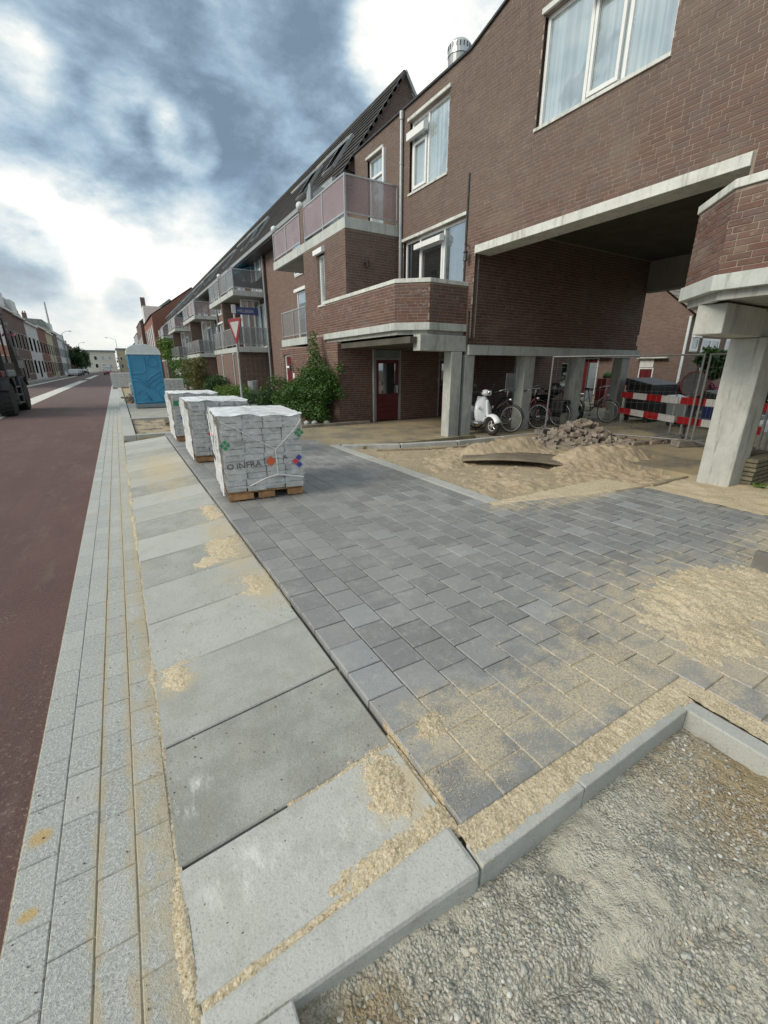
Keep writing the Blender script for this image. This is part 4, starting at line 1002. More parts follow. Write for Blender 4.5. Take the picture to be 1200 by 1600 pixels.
def roof(parent, y0, y1, gable=False, sky=()):
    X0, Z0, X1, Z1, = 6.45, 6.70, 8.72, 9.74
    sx, sz = X1 - X0, Z1 - Z0; ln = math.hypot(sx, sz); ux, uz = sx / ln, sz / ln; nx, nz = -uz, ux
    obj('roof', MB().add([(X0, y0, Z0), (X1, y0, Z1), (11.0, y0, 6.7), (X0, y1, Z0), (X1, y1, Z1), (11.0, y1, 6.7)], [(0,1,2),(5,4,3),(0,3,4,1),(1,4,5,2),(0,2,5,3)]), 'tile', parent)
    t = MB(); rows = 14; step = ln / rows
    for i in range(rows):
        a = i * step; c = Vector((X0 + ux * (a + step / 2) + nx * .03, (y0 + y1) / 2, Z0 + uz * (a + step / 2) + nz * .03))
        c += Vector((nx, 0, nz)) * 0
        tilt = .035
        t.obox(c, Vector((ux, 0, uz)) * (step * .53) + Vector((nx, 0, nz)) * (-tilt / 2), (0, (y1 - y0) / 2, 0), Vector((nx, 0, nz)) * .012)
    tag(obj('roof_tiles', t, 'tile', parent), kind='stuff')
    obj('ridge', MB().tube([(X1, y0 - .02, Z1 + .02), (X1, y1, Z1 + .02)], .07), 'tile', parent)
    obj('rain_gutter', MB().box(X0 - .18, X0 + .02, y0, y1, Z0 - .06, Z0 + .08), 'zinc', parent, bev=.01)
    obj('eave_board', MB().box(X0 - .1, XB + .1, y0, y1, Z0 - .12, Z0 - .062), 'dark_metal', parent)
    for (ya, a0) in sky:
        s = D.objects.new('skylight', None)
        f = MB(); w_, h_ = .78, 1.25
        def at(a, y, d): return Vector((X0 + ux * a + nx * d, y, Z0 + uz * a + nz * d))
        c = at(a0 + h_ / 2, ya, .10); U_ = Vector((ux, 0, uz)); N_ = Vector((nx, 0, nz))
        for q in (-1, 1):
            f.obox(c + Vector((0, q * w_ / 2, 0)), U_ * (h_ / 2), (0, .04, 0), N_ * .05); f.obox(c + U_ * (q * h_ / 2), U_ * .04, (0, w_ / 2, 0), N_ * .05)
        s = obj('skylight', f, 'zinc', parent)
        # sash tipped open
        hp = at(a0 + h_, ya, .14); dn = (-U_ * math.cos(.20) + N_ * math.sin(.20)).normalized()
        pn = dn.cross(Vector((0, 1, 0))).normalized()
        obj('sash', MB().obox(hp + dn * (h_ / 2), dn * (h_ / 2), (0, w_ / 2, 0), pn * .025), 'white_frame', s)
        obj('pane', MB().obox(hp + dn * (h_ / 2) + pn * .03 * (1 if pn.z > 0 else -1), dn * (h_ / 2 - .07), (0, w_ / 2 - .07, 0), pn * .006), 'glass_curtain', s)
roof(h1, 13.42, 22.9, sky=((15.3, 1.05), (17.8, 1.05)))
# gable end wall above the flat roof
ga = MB().add([(6.95, 13.38, 7.0), (11.0, 13.38, 6.7), (8.72, 13.38, 9.66), (6.75, 13.38, 7.05), (6.95, 13.45, 7.0), (11.0, 13.45, 6.7), (8.72, 13.45, 9.66), (6.75, 13.45, 7.05)], [(0,1,2,3),(7,6,5,4),(0,4,5,1),(1,5,6,2),(2,6,7,3),(3,7,4,0)])
obj('gable_wall', ga, 'far_brick', h1)
for i in range(13):
    t = i / 13; x = 6.5 + 2.12 * t; z = 6.80 + 2.84 * t
    obj('verge_tile', MB().obox((x + .1, 13.33, z + .13), (.13, 0, .17), (0, .055, 0), (-.03, 0, .023)), 'tile', h1)
obj('verge_board', MB().add([(8.72, 13.3, 9.66), (11.0, 13.3, 6.7), (11.0, 13.3, 6.82), (8.72, 13.3, 9.80), (8.72, 13.37, 9.66), (11.0, 13.37, 6.7), (11.0, 13.37, 6.82), (8.72, 13.37, 9.80)], [(0,1,2,3),(7,6,5,4),(0,4,5,1),(1,5,6,2),(2,6,7,3),(3,7,4,0)]), 'zinc', h1)
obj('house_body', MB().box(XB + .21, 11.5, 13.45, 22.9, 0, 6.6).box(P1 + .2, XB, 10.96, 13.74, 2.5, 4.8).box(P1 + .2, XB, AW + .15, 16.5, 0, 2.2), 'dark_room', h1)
obj('back_parapet', MB().box(P1 + .2, XB, 16.5, 16.6, 0, 2.2), 'far_brick', h1)

# ------------------------------------------------------------------ the repeated houses further along
def unit(y0, label, first=False, end=False, extra=None):
    h = thing('terrace_house', label, 'building', (P1, y0 + 6, 0), 'balcony houses along the street')
    yb = y0 + 6.2
    obj('ground_walls', MB().box(P1, XB, y0 + .25, y0 + .43, 0, 2.3).box(P1, P1 + .18, y0 + .43, y0 + 1.3, 0, 2.3).box(P1, P1 + .18, y0 + 1.75, y0 + 4.1, 0, 2.3).box(P1, P1 + .18, y0 + 4.6, yb, 0, 2.3).box(P1, XB, yb - .18, yb, 0, 2.3), 'far_brick', h)
    for a in (1.3, 4.1): window(h, 'x', P1, y0 + a, y0 + a + .48, .1, 2.28, inset=.02, pane='glass_dark', sill=False, name='side_light')
    for z0_, z1_, end_ in ((2.3, 2.54, yb), (4.83, 5.06, yb - .1)):
        fb = MB(); strip(fb, [(P1 - .01, end_), (P1 - .01, y0), (XB, y0)], -.08, .03, z0_, z1_); obj('balcony_fascia', fb, 'fascia', h, bev=.006)
        obj('balcony_slab', MB().prism([(P1 + .06, end_), (P1 + .06, y0 + .07), (XB, y0 + .07), (XB, end_)], z0_ + .02, z1_ - .03), 'soffit', h)
    for z0_, gl in ((2.54, 'rail_glass_grey'), (5.06, ['glass_mid', 'rail_glass'] if y0 < 30 else 'rail_glass')):
        railing(h, [(P1 + .03, y0 + 2.9), (P1 + .03, y0 + .04), (XB - .03, y0 + .04)], z0_, z0_ + .92, glass=gl if isinstance(gl, str) else 'rail_glass_grey', every=1.2)
        railing(h, [(P1 + .03, yb - .2), (P1 + .03, y0 + 3.3)], z0_, z0_ + .92, glass='rail_glass_grey', every=1.2)
    obj('pier', MB().box(P1 + .02, P1 + .95, y0 + 2.95, y0 + 3.2, 2.54, 4.84).box(P1 + .02, P1 + .4, y0 + 2.95, y0 + 3.2, 5.06, 6.0), 'far_brick', h)
    obj('screen', MB().box(P1 + .5, XB, y0 + 3.05, y0 + 3.08, 5.1, 6.6), 'rail_glass_grey', h)
    # set-back wall with conservatory glazing
    obj('inner_wall', MB().box(XB, XB + .2, y0, yb, 0, 6.9), 'far_brick', h)
    window(h, 'x', XB, y0 + .3, y0 + 2.8, 2.56, 4.6, mull=(y0 + 1.1, y0 + 1.9), inset=-.06, panes=['glass_mid', 'glass_curtain', 'glass_dark'], sill=False)
    window(h, 'x', XB, y0 + 3.4, y0 + 5.9, 2.56, 4.6, mull=(y0 + 4.2, y0 + 5.0), inset=-.06, panes=['glass_dark', 'glass_mid', 'glass_mid'], sill=False)
    window(h, 'x', XB, y0 + .4, y0 + 2.2, 5.1, 6.7, mull=(y0 + 1.3,), inset=-.06, panes=['glass_curtain', 'glass_mid'], sill=False, name='balcony_door')
    window(h, 'x', XB, y0 + 3.6, y0 + 5.4, 5.1, 6.7, mull=(y0 + 4.5,), inset=-.06, panes=['glass_mid', 'glass_curtain'], sill=False, name='balcony_door')
    window(h, 'y', y0 + .9, XB - 1.05, XB - .08, 2.56, 4.8, mull=(XB - .7, XB - .4), inset=0, panes=['glass_curtain', 'glass_mid', 'glass_curtain'], sill=False, name='glazed_screen')
    recess(h, yb, y0 + 11.8)
    downpipe(h, y0 + 11.75)
    roof(h, y0 + .0 if not first else y0, y0 + 11.98, sky=((y0 + 1.6, 1.1), (y0 + 3.8, 1.1), (y0 + 8.4, 1.0)))
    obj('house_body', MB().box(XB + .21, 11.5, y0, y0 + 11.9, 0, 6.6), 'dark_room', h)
    if end: obj('end_wall', MB().box(XB, 11.6, y0 + 11.98, y0 + 12.1, 0, 7), 'far_brick', h)
    return h
u2 = unit(22.95, 'second balcony house from the passage, dark cloth hung behind its upper railing', first=True)
unit(34.9, 'third balcony house from the passage, tall shrub at its foot')
unit(46.85, 'fourth balcony house from the passage, half hidden by the blue toilet')
unit(58.8, 'farthest balcony house, last before the tall red brick gable', end=True)
# dark cloth sagging behind the railing, parasol, awning
cl = MB(); vs = []
for i in range(13):
    t = i / 12; x = P1 + .12 + (XB - P1 - .2) * t; tp = 5.82 - .38 * math.sin(math.pi * t) ** .8
    vs += [(x, 23.05, tp), (x, 23.06, 5.22)]
cl.add(vs, [(2 * i, 2 * i + 1, 2 * i + 3, 2 * i + 2) for i in range(12)]); o = obj('cloth', cl, 'tarp'); o.modifiers.new('t', 'SOLIDIFY').thickness = .01
tag(o, 'black cloth sagging along a balcony railing of the second house', 'cloth')
aw = MB().obox((XB - .35, 26.2, 6.42), (.42, 0, .18), (0, 1.2, 0), (-.01, 0, .02)); tag(obj('awning', aw, 'blue_plastic'), 'small blue awning over the upper balcony door', 'awning')
um = thing('folded_parasol', 'closed pale parasol standing on the first pink glass balcony', 'parasol', (P1 + .5, 14.25, 5.04))
obj('pole', MB().tube([(P1 + .5, 14.25, 5.04), (P1 + .5, 14.25, 6.75)], .02), 'alu', um)
obj('canopy', MB().lathe((P1 + .5, 14.25, 5.75), [(.10, 0), (.15, .15), (.13, .5), (.09, .8), (.03, .95)], 10), 'grey_plastic', um, smooth=True)
for p, lab in (((P1 + .06, 14.0, 6.08), 'round white globe lamp on the balcony pier beside the parasol'), ((P1 + .06, 16.5, 6.05), 'round white globe lamp at the far corner of the pink balcony'), ((P1 + .06, 26.0, 6.1), 'round white globe lamp on the second house balcony pier')):
    gl = thing('globe_lamp', lab, 'lamp', (p[0], p[1], p[2] - .16), 'globe lamps on the balconies'); obj('globe', MB().ball(p, .11, n=14, m=9), 'pale_plastic', gl, smooth=True); obj('socket', MB().lathe((p[0], p[1], p[2] - .16), [(.04, 0), (.05, .07)], 10), 'dark_metal', gl)

# ================================================================== LOOSE OBJECTS
def text_mesh(body, size, depth=.002, name='lettering', xs=1.0):
    c = D.curves.new(name, 'FONT'); c.body = body; c.size = size; c.extrude = depth; c.resolution_u = 2
    o = D.objects.new('tmp_text', c); COL.objects.link(o); dg = bpy.context.evaluated_depsgraph_get(); dg.update()
    me = D.meshes.new_from_object(o.evaluated_get(dg)); D.objects.remove(o); me.name = name
    for v in me.vertices: v.co.x *= xs
    me.materials.clear(); return me
def text(body, size, mat, parent, loc, rot, name='lettering', xs=1.0, world=False, depth=.002):
    me = text_mesh(body, size, depth, name, xs); me.materials.append(M[mat]); o = D.objects.new(name, me)
    o.location = loc; o.rotation_euler = rot; return link(o, parent, world)

# ---- wrapped stone stacks on pallets (local frame: front face y=0, x 0..W, depth L)
def stone_stack(label, loc, rz, marks, seed):
    rs = random.Random(seed); W, L, H0, NL = .93, 1.22, .115, 12
    t = thing('stone_pallet', label, 'pallet', loc, 'wrapped stone pallets on the new paving', rz)
    lh = .0755
    for x in (.02, .40, .80): 
        for y in (.02, .54, 1.08): obj('pallet_block', MB().box(x, x + .10, y, y + .12, 0, .075), 'pallet_wood', t, False)
    for y in (.02, .22, .42, .60, .80, 1.00, 1.10)[:7]: obj('pallet_board', MB().box(0.0, W - .02, y, y + .09, .092, .112), 'pallet_wood', t, False)
    for x in (.02, .40, .80): obj('pallet_runner', MB().box(x, x + .10, .0, 1.2, .076, .091), 'pallet_wood', t, False)
    for x in (.0, .36, .72): obj('front_board', MB().box(x, x + (.2 if x else .3), -.004, .016, .02, .09), 'pallet_wood', t, False)
    var = {}
    def blk(lx, ly, k):
        if (lx, ly, k) not in var:
            b = MB(); m = paver_mesh(lx - .014, ly - .014, k / 6, lh - .008, .006); var[(lx, ly, k)] = m.mesh('block'); var[(lx, ly, k)].materials.append(M['block'])
        return var[(lx, ly, k)]
    nx, ny = 4, 5; bx, by = W / nx, L / ny
    for l in range(NL):
        z = H0 + lh * (l + 1)
        for i in range(nx):
            for j in range(ny):
                if 0 < i < nx - 1 and 0 < j < ny - 1 and l < NL - 1: continue
                pr = (.020 * ((i + l // 2) % 2) + rs.uniform(0, .006)) if j == 0 else 0
                o = D.objects.new('block', blk(bx, by, rs.randrange(6)))
                o.location = ((i + .5) * bx + rs.uniform(-.003, .003) + (.018 if l % 4 > 1 else 0), (j + .5) * by - pr + rs.uniform(-.003, .003), z - .003); COL.objects.link(o); o.parent = t
    top = H0 + NL * lh
    # film: front, sides, back, draped top
    def sheet(fn, nu, nv, mat, nm):
        vs = [fn(a / nu, b / nv) for a in range(nu + 1) for b in range(nv + 1)]
        f = [(a * (nv + 1) + b, (a + 1) * (nv + 1) + b, (a + 1) * (nv + 1) + b + 1, a * (nv + 1) + b + 1) for a in range(nu) for b in range(nv)]
        return obj(nm, MB().add(vs, f), mat, t, False, smooth=True)
    z0, z1 = H0 - .0, top + .012; N = lambda a, b, c: noise.noise(Vector((a * 3 + seed, b * 3, c * 3)))
    tb = lambda s: .05 * math.sin(s * 7 + seed) + .03 * math.sin(s * 17)      # ragged lower hem
    sheet(lambda a, b: (W * a * 1.02 - .01 + .006 * N(a, b, 0), -.03 - .010 * N(a * 2, b * 4, 1) , z0 + .01 + (z1 - z0) * b + .05 * (1 - b) * abs(math.sin(a * 5 + seed))), 22, 22, 'wrap_film', 'wrap')
    sheet(lambda a, b: (-.035 - .022 * N(a * 3, b * 3, 2) - .03 * (b > .9) * a, L * (1 - a) - .028 * a + .02 * (1 - a), z0 - .06 + .05 * tb(a * 2) / .05 * .3 + (z1 - z0 + .06) * b), 26, 22, 'wrap_sky_sheen', 'wrap')
    sheet(lambda a, b: (W + .022 + .012 * N(a * 2, b * 3, 3), L * a - .028 * (1 - a), z0 + (z1 - z0) * b), 14, 14, 'wrap_film', 'wrap')
    sheet(lambda a, b: (W * (1 - a), L + .02, z0 + (z1 - z0) * b), 6, 6, 'wrap_film', 'wrap')
    sheet(lambda a, b: (-.04 + (W + .065) * a, -.032 + (L + .06) * b, top + .012 + .018 * N(a * 3, b * 3, 4) - .018 * (b < .03) * math.sin(a * 9) ** 2 + .012 * math.sin(a * 6) * (1 - b)), 24, 24, 'wrap_top', 'top_sheet')
    if marks > 0:
        y = -.046
        st = MB().tube([(.0, -.05, .97), (.15, -.052, .90), (.36, -.05, .76), (.57, -.052, .64), (.60, -.055, .615), (.605, -.052, .5), (.61, -.05, .31)], .006, 6)
        st.tube([(.60, -.055, .615), (.75, -.05, .75), (.86, -.05, .86), (.93, -.05, .96)], .005, 6)
        st.tube([(.26, -.048, .19), (.45, -.05, .27), (.61, -.053, .305), (.78, -.05, .27), (.93, -.048, .24)], .008, 6)
        obj('strap', st, 'strap', t, False)
        text('O.INFRA', .10, 'print_black', t, (.02, y - .012, .41), (R(90), R(-3), 0), xs=1.05); text('A', .075, 'print_black', t, (.68, y - .002, .485), (R(90), 0, 0), xs=1.2)
        text('STRUYK VERW', .088, 'print_black', t, (-.066, .93, .44), (R(90), R(0), R(-90)), xs=.95)
        obj('diamond', MB().obox((.535, y - .004, .475), (.030, 0, .034), (.030, 0, -.034), (0, .002, 0)), 'print_orange', t, False)
        for dx, dz, m in ((-.045, 0, 'print_red'), (.0, .045, 'print_blue'), (.0, -.045, 'print_blue')):
            obj('diamond', MB().obox((.88 + dx, y - .004, .45 + dz), (.02, 0, .02), (.02, 0, -.02), (0, .002, 0)), m, t, False)
        for cx, cz in ((.03, .70), (.90, .80)):
            for dx, dz in ((0, .035), (.035, 0), (-.035, 0), (0, -.035)): obj('green_print', MB().obox((cx + dx, y - .004, cz + dz), (.016, 0, .010), (-.010, 0, .016), (0, .002, 0)), 'print_green', t, False)
        for k in range(3): obj('grey_print', MB().box(.09 + .02 * k, .26 - .01 * k, y - .006, y - .003, .74 - .025 * k, .752 - .025 * k), 'print_grey', t, False)
        for k in range(4): obj('outline_print', MB().box(-.072, -.07, .28 + .0 * k, .44, .58 + .055 * k, .612 + .055 * k), 'print_grey', t, False)
    else:
        obj('diamond', MB().obox((.30, -.05, .55 + .03 * marks), (.035, 0, .035), (.035, 0, -.035), (0, .002, 0)), 'print_red', t, False)
        if marks == -1: 
            obj('diamond', MB().obox((.16, -.05, .52), (.025, 0, .025), (.025, 0, -.025), (0, .002, 0)), 'print_blue', t, False)
            obj('green_print', MB().box(.02, .14, -.052, -.048, .78, .88), 'print_green', t, False)
        text('VERWO', .07, 'print_grey', t, (-.066, .9, .5), (R(90), 0, R(-90)))
    st = MB().tube([(-.055, -.02, .96), (-.06, .4, .70), (-.06, .6, .55), (-.06, .9, .72), (-.055, 1.2, .95)], .005, 6); obj('strap', st, 'strap', t, False)
    return t
m_wrap('wrap_sky_sheen', .60, .97, (.86, .88, .89))  # whiter, denser film: sky reflection on the street side put into the colour
stone_stack('nearest film-wrapped stack of grey stones, white cord knotted across its front', (.915, 5.20, 0), R(-6), 1, 1)
stone_stack('middle film-wrapped stack of grey stones, single red diamond print on its front', (.935, 7.83, 0), R(-2), -2, 2)
stone_stack('rear film-wrapped stack of grey stones, green print near its top corner', (.93, 10.45, 0), R(-1), -1, 3)

# ---- portable toilet
tl = thing('portable_toilet', 'blue portable toilet with rounded white roof beside the gutter', 'toilet', (1.08, 21.4, -.05))
TX0, TX1, TY0, TY1 = .50, 1.66, 20.82, 22.0
obj('skid', MB().box(TX0 - .02, TX1 + .02, TY0 - .03, TY1 + .03, -.03, .13), 'grey_plastic', tl, bev=.02)
obj('body', MB().box(TX0, TX1, TY0, TY1, .13, 2.1), 'blue_plastic', tl, bev=.03)
rf = MB(); prof = []
for i in range(17):
    a = math.pi * i / 16; prof.append((-(TX0 + TX1) / 2 - .0 + .62 * math.cos(a) * (1), 2.1 + .36 * math.sin(a) ** .75))
rf.add([(-u, TY0 - .04, z) for u, z in prof] + [(-u, TY1 + .04, z) for u, z in prof], [tuple(range(17))[::-1], tuple(range(17, 34))] + [(i, i + 1, 18 + i, 17 + i) for i in range(16)] + [(0, 17, 33, 16)])
obj('roof', rf, 'pale_plastic', tl, bev=.01); obj('roof_rim', MB().box(TX0 - .05, TX1 + .05, TY0 - .05, TY1 + .05, 2.06, 2.11), 'pale_plastic', tl, bev=.01)
yb_ = TY0 - .012
obj('moulding', MB().torus((TX0 + .84, yb_, 1.80), .19, .022, 'y', 28, 8), 'blue_plastic', tl, smooth=True)
def rib(pts, r=.022): obj('moulding', MB().tube([(TX0 + x, yb_, z) for x, z in pts], r, 8), 'blue_plastic', tl, smooth=True)
rib([(.08, 1.35), (.42, 1.35), (.52, 1.40), (.56, 1.55), (.58, 1.95)]); rib([(.06, 1.22), (.25, 1.15), (.5, .98), (.7, .80), (.95, .48), (1.1, .25)])
rib([(.06, 1.10), (.25, 1.03), (.45, .90), (.62, .76)]); rib([(.52, 1.02), (.7, 1.2), (.9, 1.33), (1.12, 1.40)]); rib([(.60, .92), (.78, 1.08), (.95, 1.18), (1.12, 1.24)])
rib([(.72, .80), (.88, .93), (1.12, 1.05)]); rib([(.85, .62), (.98, .74), (1.12, .82)]); rib([(.15, .55), (.3, .72), (.45, .5), (.6, .3)]); rib([(.35, .3), (.5, .42), (.6, .25)], .018); rib([(.04, .2), (1.12, .2)], .02)
for x in (TX0 + .01, TX1 - .01): obj('corner_post', MB().tube([(x, TY0, .13), (x, TY0, 2.08)], .03), 'blue_plastic', tl)
obj('door', MB().box(TX0 - .02, TX0 - .001, TY0 + .15, TY1 - .15, .2, 2.0), 'blue_plastic', tl)

# ---- sign post
sg = thing('sign_post', 'grey pole with give-way triangle and blue HELBEEK street name board', 'road sign', (2.96, 12.9, -.02))
SXX, SYY = 2.98, 12.9
obj('pole', MB().tube([(SXX, SYY, -.05), (SXX, SYY, 1.0)], .038, 12).tube([(SXX, SYY, 1.0), (SXX + .02, SYY, 3.16)], .030, 12).tube([(SXX, SYY, .98), (SXX, SYY, 1.02)], .045, 12), 'zinc', sg)
def tri(w, d, y, mat, nm, par):
    a = R(-75); ca, sa = math.cos(a), math.sin(a); h = w * .866; pts = [(-w / 2, h), (w / 2, h), (0, 0)]
    # soften the corners
    out = []
    for i in range(3):
        p, q, r_ = Vector(pts[i - 1]), Vector(pts[i]), Vector(pts[(i + 1) % 3]); k = .06 * w
        out += [q + (p - q).normalized() * k, q + (r_ - q).normalized() * k]
    cz = 2.17 + .34 - h * .666 + (.0)
    n = len(out)
    vs = [(SXX + u * ca + (y) * sa, SYY - .05 + u * sa - y * ca * 1, cz + v + .08) for y in (y, y + d) for u, v in out]
    return obj(nm, MB().add(vs, [tuple(range(n)), tuple(range(n, 2 * n))[::-1]] + [(i, n + i, n + (i + 1) % n, (i + 1) % n) for i in range(n)]), mat, par)
tp = tri(.78, .012, 0.0, 'red_film', 'triangle', sg); tri(.80, .006, -.010, 'white_film', 'edge', tp); tri(.50, .004, .014, 'white_film', 'field', tp)
nb = obj('name_board', MB().box(SXX + .05, SXX + .66, SYY - .012, SYY + .006, 2.93, 3.11), 'navy', sg, bev=.003)
text('HELBEEK', .115, 'white_film', nb, (SXX + .105, SYY - .016, 2.978), (R(90), 0, 0), world=True, xs=1.0, depth=.001)
obj('bracket', MB().box(SXX - .04, SXX + .06, SYY - .03, SYY + .03, 2.95, 3.16), 'alu', sg)

# ---- bicycles
def bicycle(label, loc, rz, col='black', extras=(), steer=0.0, rim='alu'):
    t = thing('bicycle', label, 'bicycle', loc, 'bicycles parked in the arcade', rz)
    Rw = .335
    def wheel(y, rot=0.0, nm='front_wheel'):
        w = obj(nm, MB().torus((0, y, Rw), Rw - .02, .019, 'x', 36, 8, rot=0), 'rubber', t, False, smooth=True)
        obj('rim', MB().torus((0, y, Rw), Rw - .042, .009, 'x', 36, 6), rim, w, False, smooth=True)
        sp = MB()
        for k in range(18):
            a = 2 * math.pi * k / 18; sp.tube([(.012 * (-1) ** k, y + .02 * math.cos(a + 1), Rw + .02 * math.sin(a + 1)), (0, y + (Rw - .045) * math.cos(a), Rw + (Rw - .045) * math.sin(a))], .0016, 3, cap=False)
        obj('spokes', sp, 'alu', w, False); obj('hub', MB().tube([(-.05, y, Rw), (.05, y, Rw)], .022), 'alu', w, False)
        return w
    wheel(0); wheel(1.08, nm='rear_wheel')
    f = MB(); F = lambda *p, r=.015: f.tube([(0, y, z) for y, z in p], r, 8)
    F((.0, Rw), (.10, .62), (.17, .86), r=.012); F((.155, .80), (.52, .34), r=.018); F((.165, .72), (.60, .55), r=.014) if False else F((.16, .76), (.45, .52), (.58, .50))
    F((.52, .30), (.66, .80), (.69, .90)); F((.52, .31), (1.08, Rw), r=.011); F((.63, .72), (1.08, Rw), r=.009)
    obj('frame', f, col, t, False, smooth=True)
    obj('handlebar', MB().tube([(-.27, .30, .98), (-.26, .18, 1.02), (-.12, .13, 1.05), (0, .14, 1.04), (.12, .13, 1.05), (.26, .18, 1.02), (.27, .30, .98)], .011, 8).tube([(0, .17, .86), (0, .14, 1.04)], .013), 'alu', t, False, smooth=True)
    obj('grips', MB().tube([(-.27, .34, .965), (-.265, .22, 1.01)], .017).tube([(.27, .34, .965), (.265, .22, 1.01)], .017), 'rubber', t, False)
    obj('saddle', MB().ball((0, .74, .94), .085, .14, .04).ball((0, .62, .935), .04, .10, .03), 'rubber', t, False, smooth=True)
    for y0 in (0, 1.08):
        md = MB()
        pts = [(0, y0 + (Rw + .025) * math.cos(a), Rw + (Rw + .025) * math.sin(a)) for a in [R(q) for q in range(20, 175, 14)]]
        for p, q in zip(pts, pts[1:]): md.obox((Vector(p) + Vector(q)) / 2, (.026, 0, 0), (Vector(q) - Vector(p)) / 2, (0, 0, .002))
        obj('mudguard', md, col, t, False)
    rk = MB().box(-.06, .06, .86, 1.26, .70, .715).tube([(-.06, 1.18, .70), (-.05, 1.08, Rw)], .006, 6).tube([(.06, 1.18, .70), (.05, 1.08, Rw)], .006, 6); obj('rack', rk, 'dark_metal', t, False)
    obj('crank', MB().torus((.03, .52, .30), .085, .006, 'x', 20, 5).tube([(.05, .52, .30), (.05, .60, .17)], .008).tube([(-.05, .52, .30), (-.05, .44, .43)], .008).box(.05, .13, .57, .63, .155, .18).box(-.13, -.05, .41, .47, .42, .445), 'dark_metal', t, False)
    obj('headlamp', MB().lathe((0, .03, .80), [(.03, 0), (.035, .03), (.02, .07)], 12, axis='y'), 'alu', t, False)
    if 'chaincase' in extras: obj('chain_guard', MB().box(.028, .045, .46, 1.12, .27, .40), col, t, False, bev=.01)
    if 'bags' in extras:
        for s in (-1, 1): obj('pannier', MB().box(s * .08, s * .22, .88, 1.24, .38, .72), 'black', t, False, bev=.03)
    if 'crate' in extras: obj('bag', MB().ball((0, .85, 1.0), .16, .2, .17), 'black', t, False, smooth=True)
    if 'screen' in extras: obj('windscreen', MB().box(-.22, .22, .08, .10, .98, 1.42), 'rail_glass_grey', t, False, bev=.02)
    obj('kickstand', MB().tube([(0, .62, .3), (-.14, .66, .0)], .009, 6), 'alu', t, False)
    return t
bicycle('black city bicycle beside the white scooter, clear windscreen on its handlebar', (8.22, 7.62, 0.012), R(10), 'black', ('screen', 'chaincase'), rim='white_film')
bicycle('dark red bicycle behind the second arcade column from the scooter, white rimmed wheel', (9.36, 7.75, 0), R(6), 'red_door', (), rim='white_film')
bicycle('black bicycle with full panniers and dark bag on its rack', (10.15, 8.87, 0), R(188), 'black', ('bags', 'crate', 'chaincase'))
bicycle('plain black bicycle standing farther inside the arcade behind the others', (10.9, 9.0, 0), R(14), 'black', ('chaincase',))
bicycle('silver bicycle with raised white handlebar next to the black moped', (12.25, 7.65, 0), R(4), 'steel', (), rim='alu')

